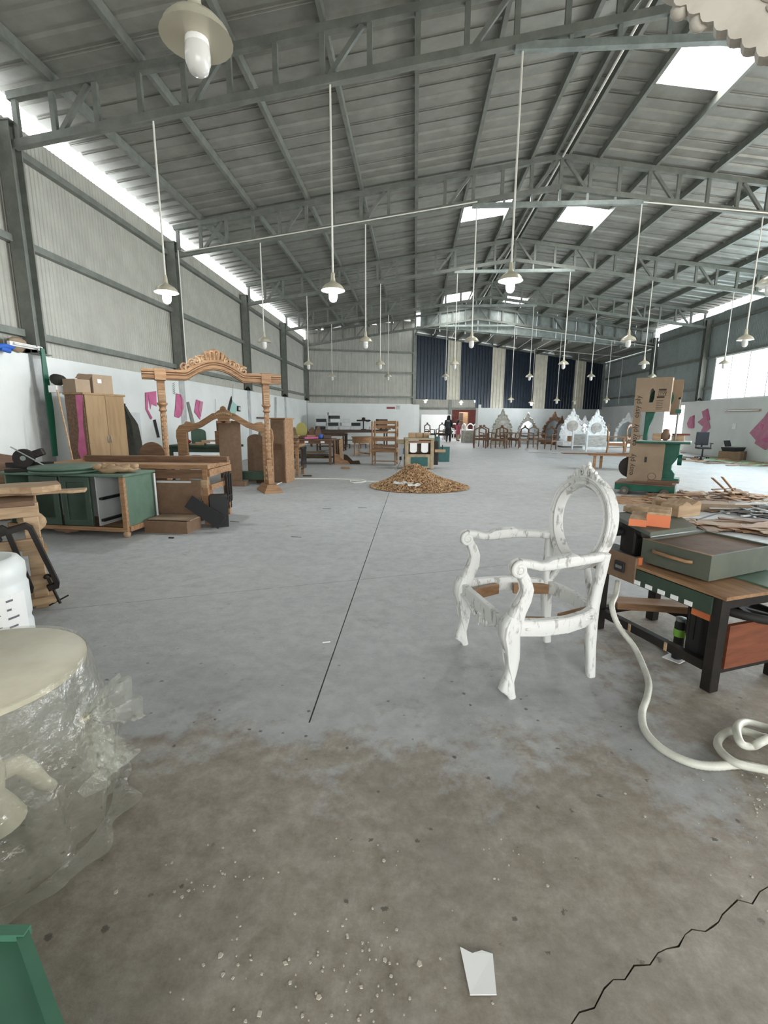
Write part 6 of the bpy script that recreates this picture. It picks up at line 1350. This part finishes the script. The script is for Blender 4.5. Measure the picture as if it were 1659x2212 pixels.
MB().box(-.04, -.95, -.035, 0, .95, .035).build('fitting', 'wood_pale', tl2); MB().tube([(-.06, -.9, 0), (-.06, .9, 0)], .018, 8).build('tube', 'bulb_off', tl2, True)
so = thing('wall_socket', 'white wall socket with hanging lead over the carton', 'socket', PX(1586, 921, XG), 0); MB().box(-.02, -.1, -.1, 0, .1, .1).build('plate', 'paint_white', so, bevel=.004)
MB().tube([(-.03, .05, 0), (-.04, .25, -.1), (-.05, .35, -.5), (-.05, .45, -.75)], .01, 5).build('lead', 'paint_white', so, True)
bp_ = G(1575, 986); bp_ = Vector((11.45, 17.9, 0)); bxr = thing('carton', 'square printed carton against the window wall', 'box', bp_, R(40)); MB().box(-.33, -.33, 0, .33, .33, .32).build('carton_body', 'mdf', bxr, bevel=.004); MB().box(-.02, -.332, 0, .02, -.33, .32).build('tape', 'cardboard', bxr)
cs = thing('tool_case', 'open dark tool case on the printed carton', 'case', bp_+Vector((0, 0, .321)), R(30)); MB().frustum(-.3, -.2, .3, .2, 0, -.34, -.24, .34, .24, .14).build('case_body', 'black', cs); MB().cbox((.1, .27, .26), (.36, .03, .22), 0, R(-20)).build('case_lid', 'black', cs)
oc = thing('office_chair', 'black office chair with mesh back near the pink templates', 'chair', (10.75, 18.5, 0), R(165)); oc.scale = (.85, .85, .8)
for k in range(5): a = k*2*math.pi/5; MB().bar((0, 0, .1), (.28*math.cos(a), .28*math.sin(a), .06), .05, .03).build('base_arm', 'black', oc); MB().ball((.28*math.cos(a), .28*math.sin(a), .03), .03, 8, 6).build('caster', 'black', oc, True)
MB().tube([(0, 0, .1), (0, 0, .45)], .03, 10).build('gas_post', 'black', oc, True); MB().box(-.26, -.26, .45, .26, .26, .54).build('seat', 'black', oc, bevel=.03, seg=2)
mat('mesh_black', '#33363d', .7); MB().box(-.25, -.3, .6, .25, -.24, 1.22).build('backrest', 'mesh_black', oc, bevel=.03, seg=3); MB().box(-.03, -.26, .48, .03, -.22, .7).build('back_stem', 'black', oc)
for s in (-1, 1): MB().box(s*.3-.03, -.15, .68, s*.3+.03, .15, .72).build('armrest', 'black', oc, bevel=.01); MB().box(s*.28-.015, -.02, .5, s*.28+.015, .02, .68).build('arm_stem', 'black', oc)
# ------------------------------------------------------------------ further room contents
def backroom(label, px, Yv, d_, m_, name, cat, rz_=0, z=0): return obx(name, label, cat, (PY(px, 930, Yv).x, Yv, z), R(rz_), d_, m_)
for k, (px, w_) in enumerate(((922, .9), (943, .8), (962, .9))):
    o = MB().box(-w_/2, 0, 0, w_/2, .04, 1.75).build('white_sheet', 'paint_white', None, loc=(PY(px, 930, 36.6).x, 36.6+.1*k, 0), rot=(R(-8), 0, R(6*k-6))); tag(o, 'white sheet panel leaning on the back of the further room', 'panel', 'white panels in the further room')
bw_ = thing('bookcase', 'brown bookcase with dark shelves before the red wall', 'bookcase', (PY(1001, 930, 35.5).x, 35.5, 0), R(-18)); MB().box(-.32, -.2, 0, .32, .2, 1.9).build('carcass', 'wood_raw', bw_); MB().box(-.3, -.21, .1, -.02, -.2, 1.85).build('bay_shade_sheet', 'wood_dark', bw_)  # dark sheet on the solid carcass paints the shade of an open bay
for z in (.5, .9, 1.3): MB().box(-.3, -.22, z, -.02, -.2, z+.03).build('shelf', 'wood_raw', bw_)
backroom('brown chest seen inside the doorway by the machine', 912, 30.6, (.9, .5, .5), 'wood_dark', 'chest', 'chest')
wch = None
for k, (px, Yv, rz_) in enumerate(((1018, 34.0, 160), (1010, 33.0, 120), (1024, 32.5, 200), (985, 34.5, 150), (1012, 31.4, 100))):
    p = Vector((PY(px, 930, Yv).x, Yv, 0))
    if wch is None: wch = chair_frame('white_chair', 'white carved chair grouped inside the further room', p, R(rz_), 'white_lac', .55, .5, 1.05, .45, 'white chairs in the further room', oval=True)
    else: dup(wch, p, R(rz_))
gch2 = None
for k, (px, Yv, rz_) in enumerate(((928, 32.0, 30), (952, 33.0, -20))):
    p = Vector((PY(px, 930, Yv).x, Yv, 0))
    if gch2 is None: gch2 = chair_frame('dark_chair', 'dark brown chair inside the further room', p, R(rz_), 'wood_dark', .5, .5, 1.1, .45, 'dark chairs in the further room')
    else: dup(gch2, p, R(rz_))
tb = bench('console_table', 'brown low console in front of the white panels', (PY(946, 930, 31.2).x, 31.2, 0), 0, .9, .45, .5, 'wood_dark', 0, cat='table')
gl_ = obx('glass_table', 'grey carved low table by the doorway edge', 'table', (PY(1018, 930, 29.6).x, 29.6, 0), R(10), (1.1, .5, .72), 'silver_grey')
gl_.name = 'carved_chest'
# ------------------------------------------------------------------ people
def skin_body(name, verts, edges, radii, m, parent, sub=2):
    me = bpy.data.meshes.new(name); me.from_pydata(verts, edges, []); o = bpy.data.objects.new(name, me); col.objects.link(o); o.parent = parent
    me.materials.append(MATS[m]); sk = o.modifiers.new('skin', 'SKIN')
    for i, r_ in enumerate(radii): me.skin_vertices[0].data[i].radius = (r_, r_*.85)
    me.skin_vertices[0].data[0].use_root = True
    sk.use_smooth_shade = True; s = o.modifiers.new('sub', 'SUBSURF'); s.levels = sub; s.render_levels = sub; return o
def loft(secs, n=20):
    mb = MB()
    for (z, rx, ry, cx_, cy_) in secs:
        for i in range(n): a = 2*math.pi*i/n; mb.v.append(Vector((cx_+rx*math.cos(a)*(1+.04*math.sin(5*a+z*9)), cy_+ry*math.sin(a), z)))
    for j in range(len(secs)-1):
        for i in range(n): mb.f.append((j*n+i, j*n+(i+1) % n, (j+1)*n+(i+1) % n, (j+1)*n+i))
    mb.f.append(tuple(range(n))[::-1]); mb.f.append(tuple((len(secs)-1)*n+i for i in range(n))); return mb
def person(label, loc, rz_, hgt, tops, bottoms, scarf=None, bag=None, arm=0.0):
    t = thing('person', label, 'person', loc, rz_); k = hgt/1.6
    V = [(0, 0, .88), (0, 0, 1.05), (0, .01, 1.25), (0, .01, 1.36), (0, 0, 1.42), (0, -.02, 1.5), (0, -.02, 1.57),
         (-.09, 0, .84), (-.1, -.02, .46), (-.1, .02, .08), (-.1, -.1, .03), (.09, 0, .84), (.1, .03, .46), (.1, .06, .08), (.1, -.06, .03),
         (-.17, .01, 1.31), (-.21, .04, 1.08), (-.17, -.1-arm, .92), (-.1, -.2-arm, .95), (.17, .01, 1.31), (.21, .04, 1.08), (.17, -.1-arm, .92), (.1, -.2-arm, .95)]
    E_ = [(0, 1), (1, 2), (2, 3), (3, 4), (4, 5), (5, 6), (0, 7), (7, 8), (8, 9), (9, 10), (0, 11), (11, 12), (12, 13), (13, 14), (3, 15), (15, 16), (16, 17), (17, 18), (3, 19), (19, 20), (20, 21), (21, 22)]
    Rr = [.13, .11, .13, .1, .045, .085, .075, .085, .055, .035, .03, .085, .055, .035, .03, .055, .042, .033, .03, .055, .042, .033, .03]
    b_ = skin_body('body', [tuple(c*k for c in v) for v in V], E_, [r_*k for r_ in Rr], 'skin', t)
    loft([(a*k, b2*k, c2*k, d2*k, e2*k) for a, b2, c2, d2, e2 in [(.5, .22, .18, 0, 0), (.7, .2, .17, 0, 0), (.92, .17, .14, 0, 0), (1.05, .15, .125, 0, 0), (1.2, .175, .14, 0, .0), (1.33, .17, .12, 0, .005), (1.39, .07, .07, 0, .0)]]).build('tunic', tops, t, True)
    for s in (-1, 1):
        MB().tube([Vector((s*.1, 0, .62))*k, Vector((s*.1, 0, .4))*k, Vector((s*.1, .03, .08))*k], [.1*k, .085*k, .06*k], 10).build('trouser_leg', bottoms, t, True)
        MB().tube([Vector((s*.16, .01, 1.33))*k, Vector((s*.215, .04, 1.08))*k, Vector((s*.18, -.07-arm, .95))*k], [.07*k, .06*k, .045*k], 10).build('sleeve', tops, t, True)
        MB().ball(Vector((s*.1, -.04, .03))*k, .04*k, 8, 6, (1, 2, .8)).build('shoe', 'black', t, True)
        for f_ in range(5): MB().tube([Vector((s*(.1+.012*(f_-2)), -.21-arm, .95))*k, Vector((s*(.09+.01*(f_-2)), -.25-arm, .94-.01*f_))*k], .008*k, 5).build('finger', 'skin', t, True)
    for s in (-1, 1): MB().ball(Vector((s*.03, -.095, 1.525))*k, .012*k, 6, 4).build('eye', 'hair', t, True)
    MB().ball(Vector((0, -.11, 1.5))*k, .015*k, 6, 5, (.8, 1, 1.3)).build('nose', 'skin', t, True); MB().cbox(Vector((0, -.1, 1.462))*k, (.04*k, .012*k, .01*k)).build('mouth', 'wood_dark', t)
    loft([(a*k, b2*k, c2*k, 0, e2*k) for a, b2, c2, e2 in ([(1.2, .12, .06, .09), (1.38, .12, .09, .05), (1.5, .105, .09, .03), (1.58, .1, .1, .0), (1.63, .06, .06, -.01)])]).build('scarf' if scarf else 'hair', scarf or 'hair', t, True)
    if bag: loft([(a*k, .14*k, .07*k, 0, .2*k) for a in (.85, .9, 1.1, 1.25)]).build('backpack', bag, t, True); MB().box(-.09*k, .1*k, 1.1*k, .09*k, .2*k, 1.34*k).build('bag_flap', 'steel_light', t)
    return t
person('person in long black clothing with a dark bag standing in the doorway', G(968, 955), R(165), 1.6, 'black', 'black', 'hair', 'mesh_black', .02)
p2_ = person('person in a pink top and pale trousers behind the one in black', G(981, 953)+Vector((.25, .3, 0)), R(120), 1.35, mat('pink_top', '#b8606f', .8).name, mat('beige', '#c6b9a3', .8).name)
obx('red_bag', 'small dark red bag on the floor beside the two people', 'bag', G(984, 945), 0, (.2, .12, .22), 'red_wall')
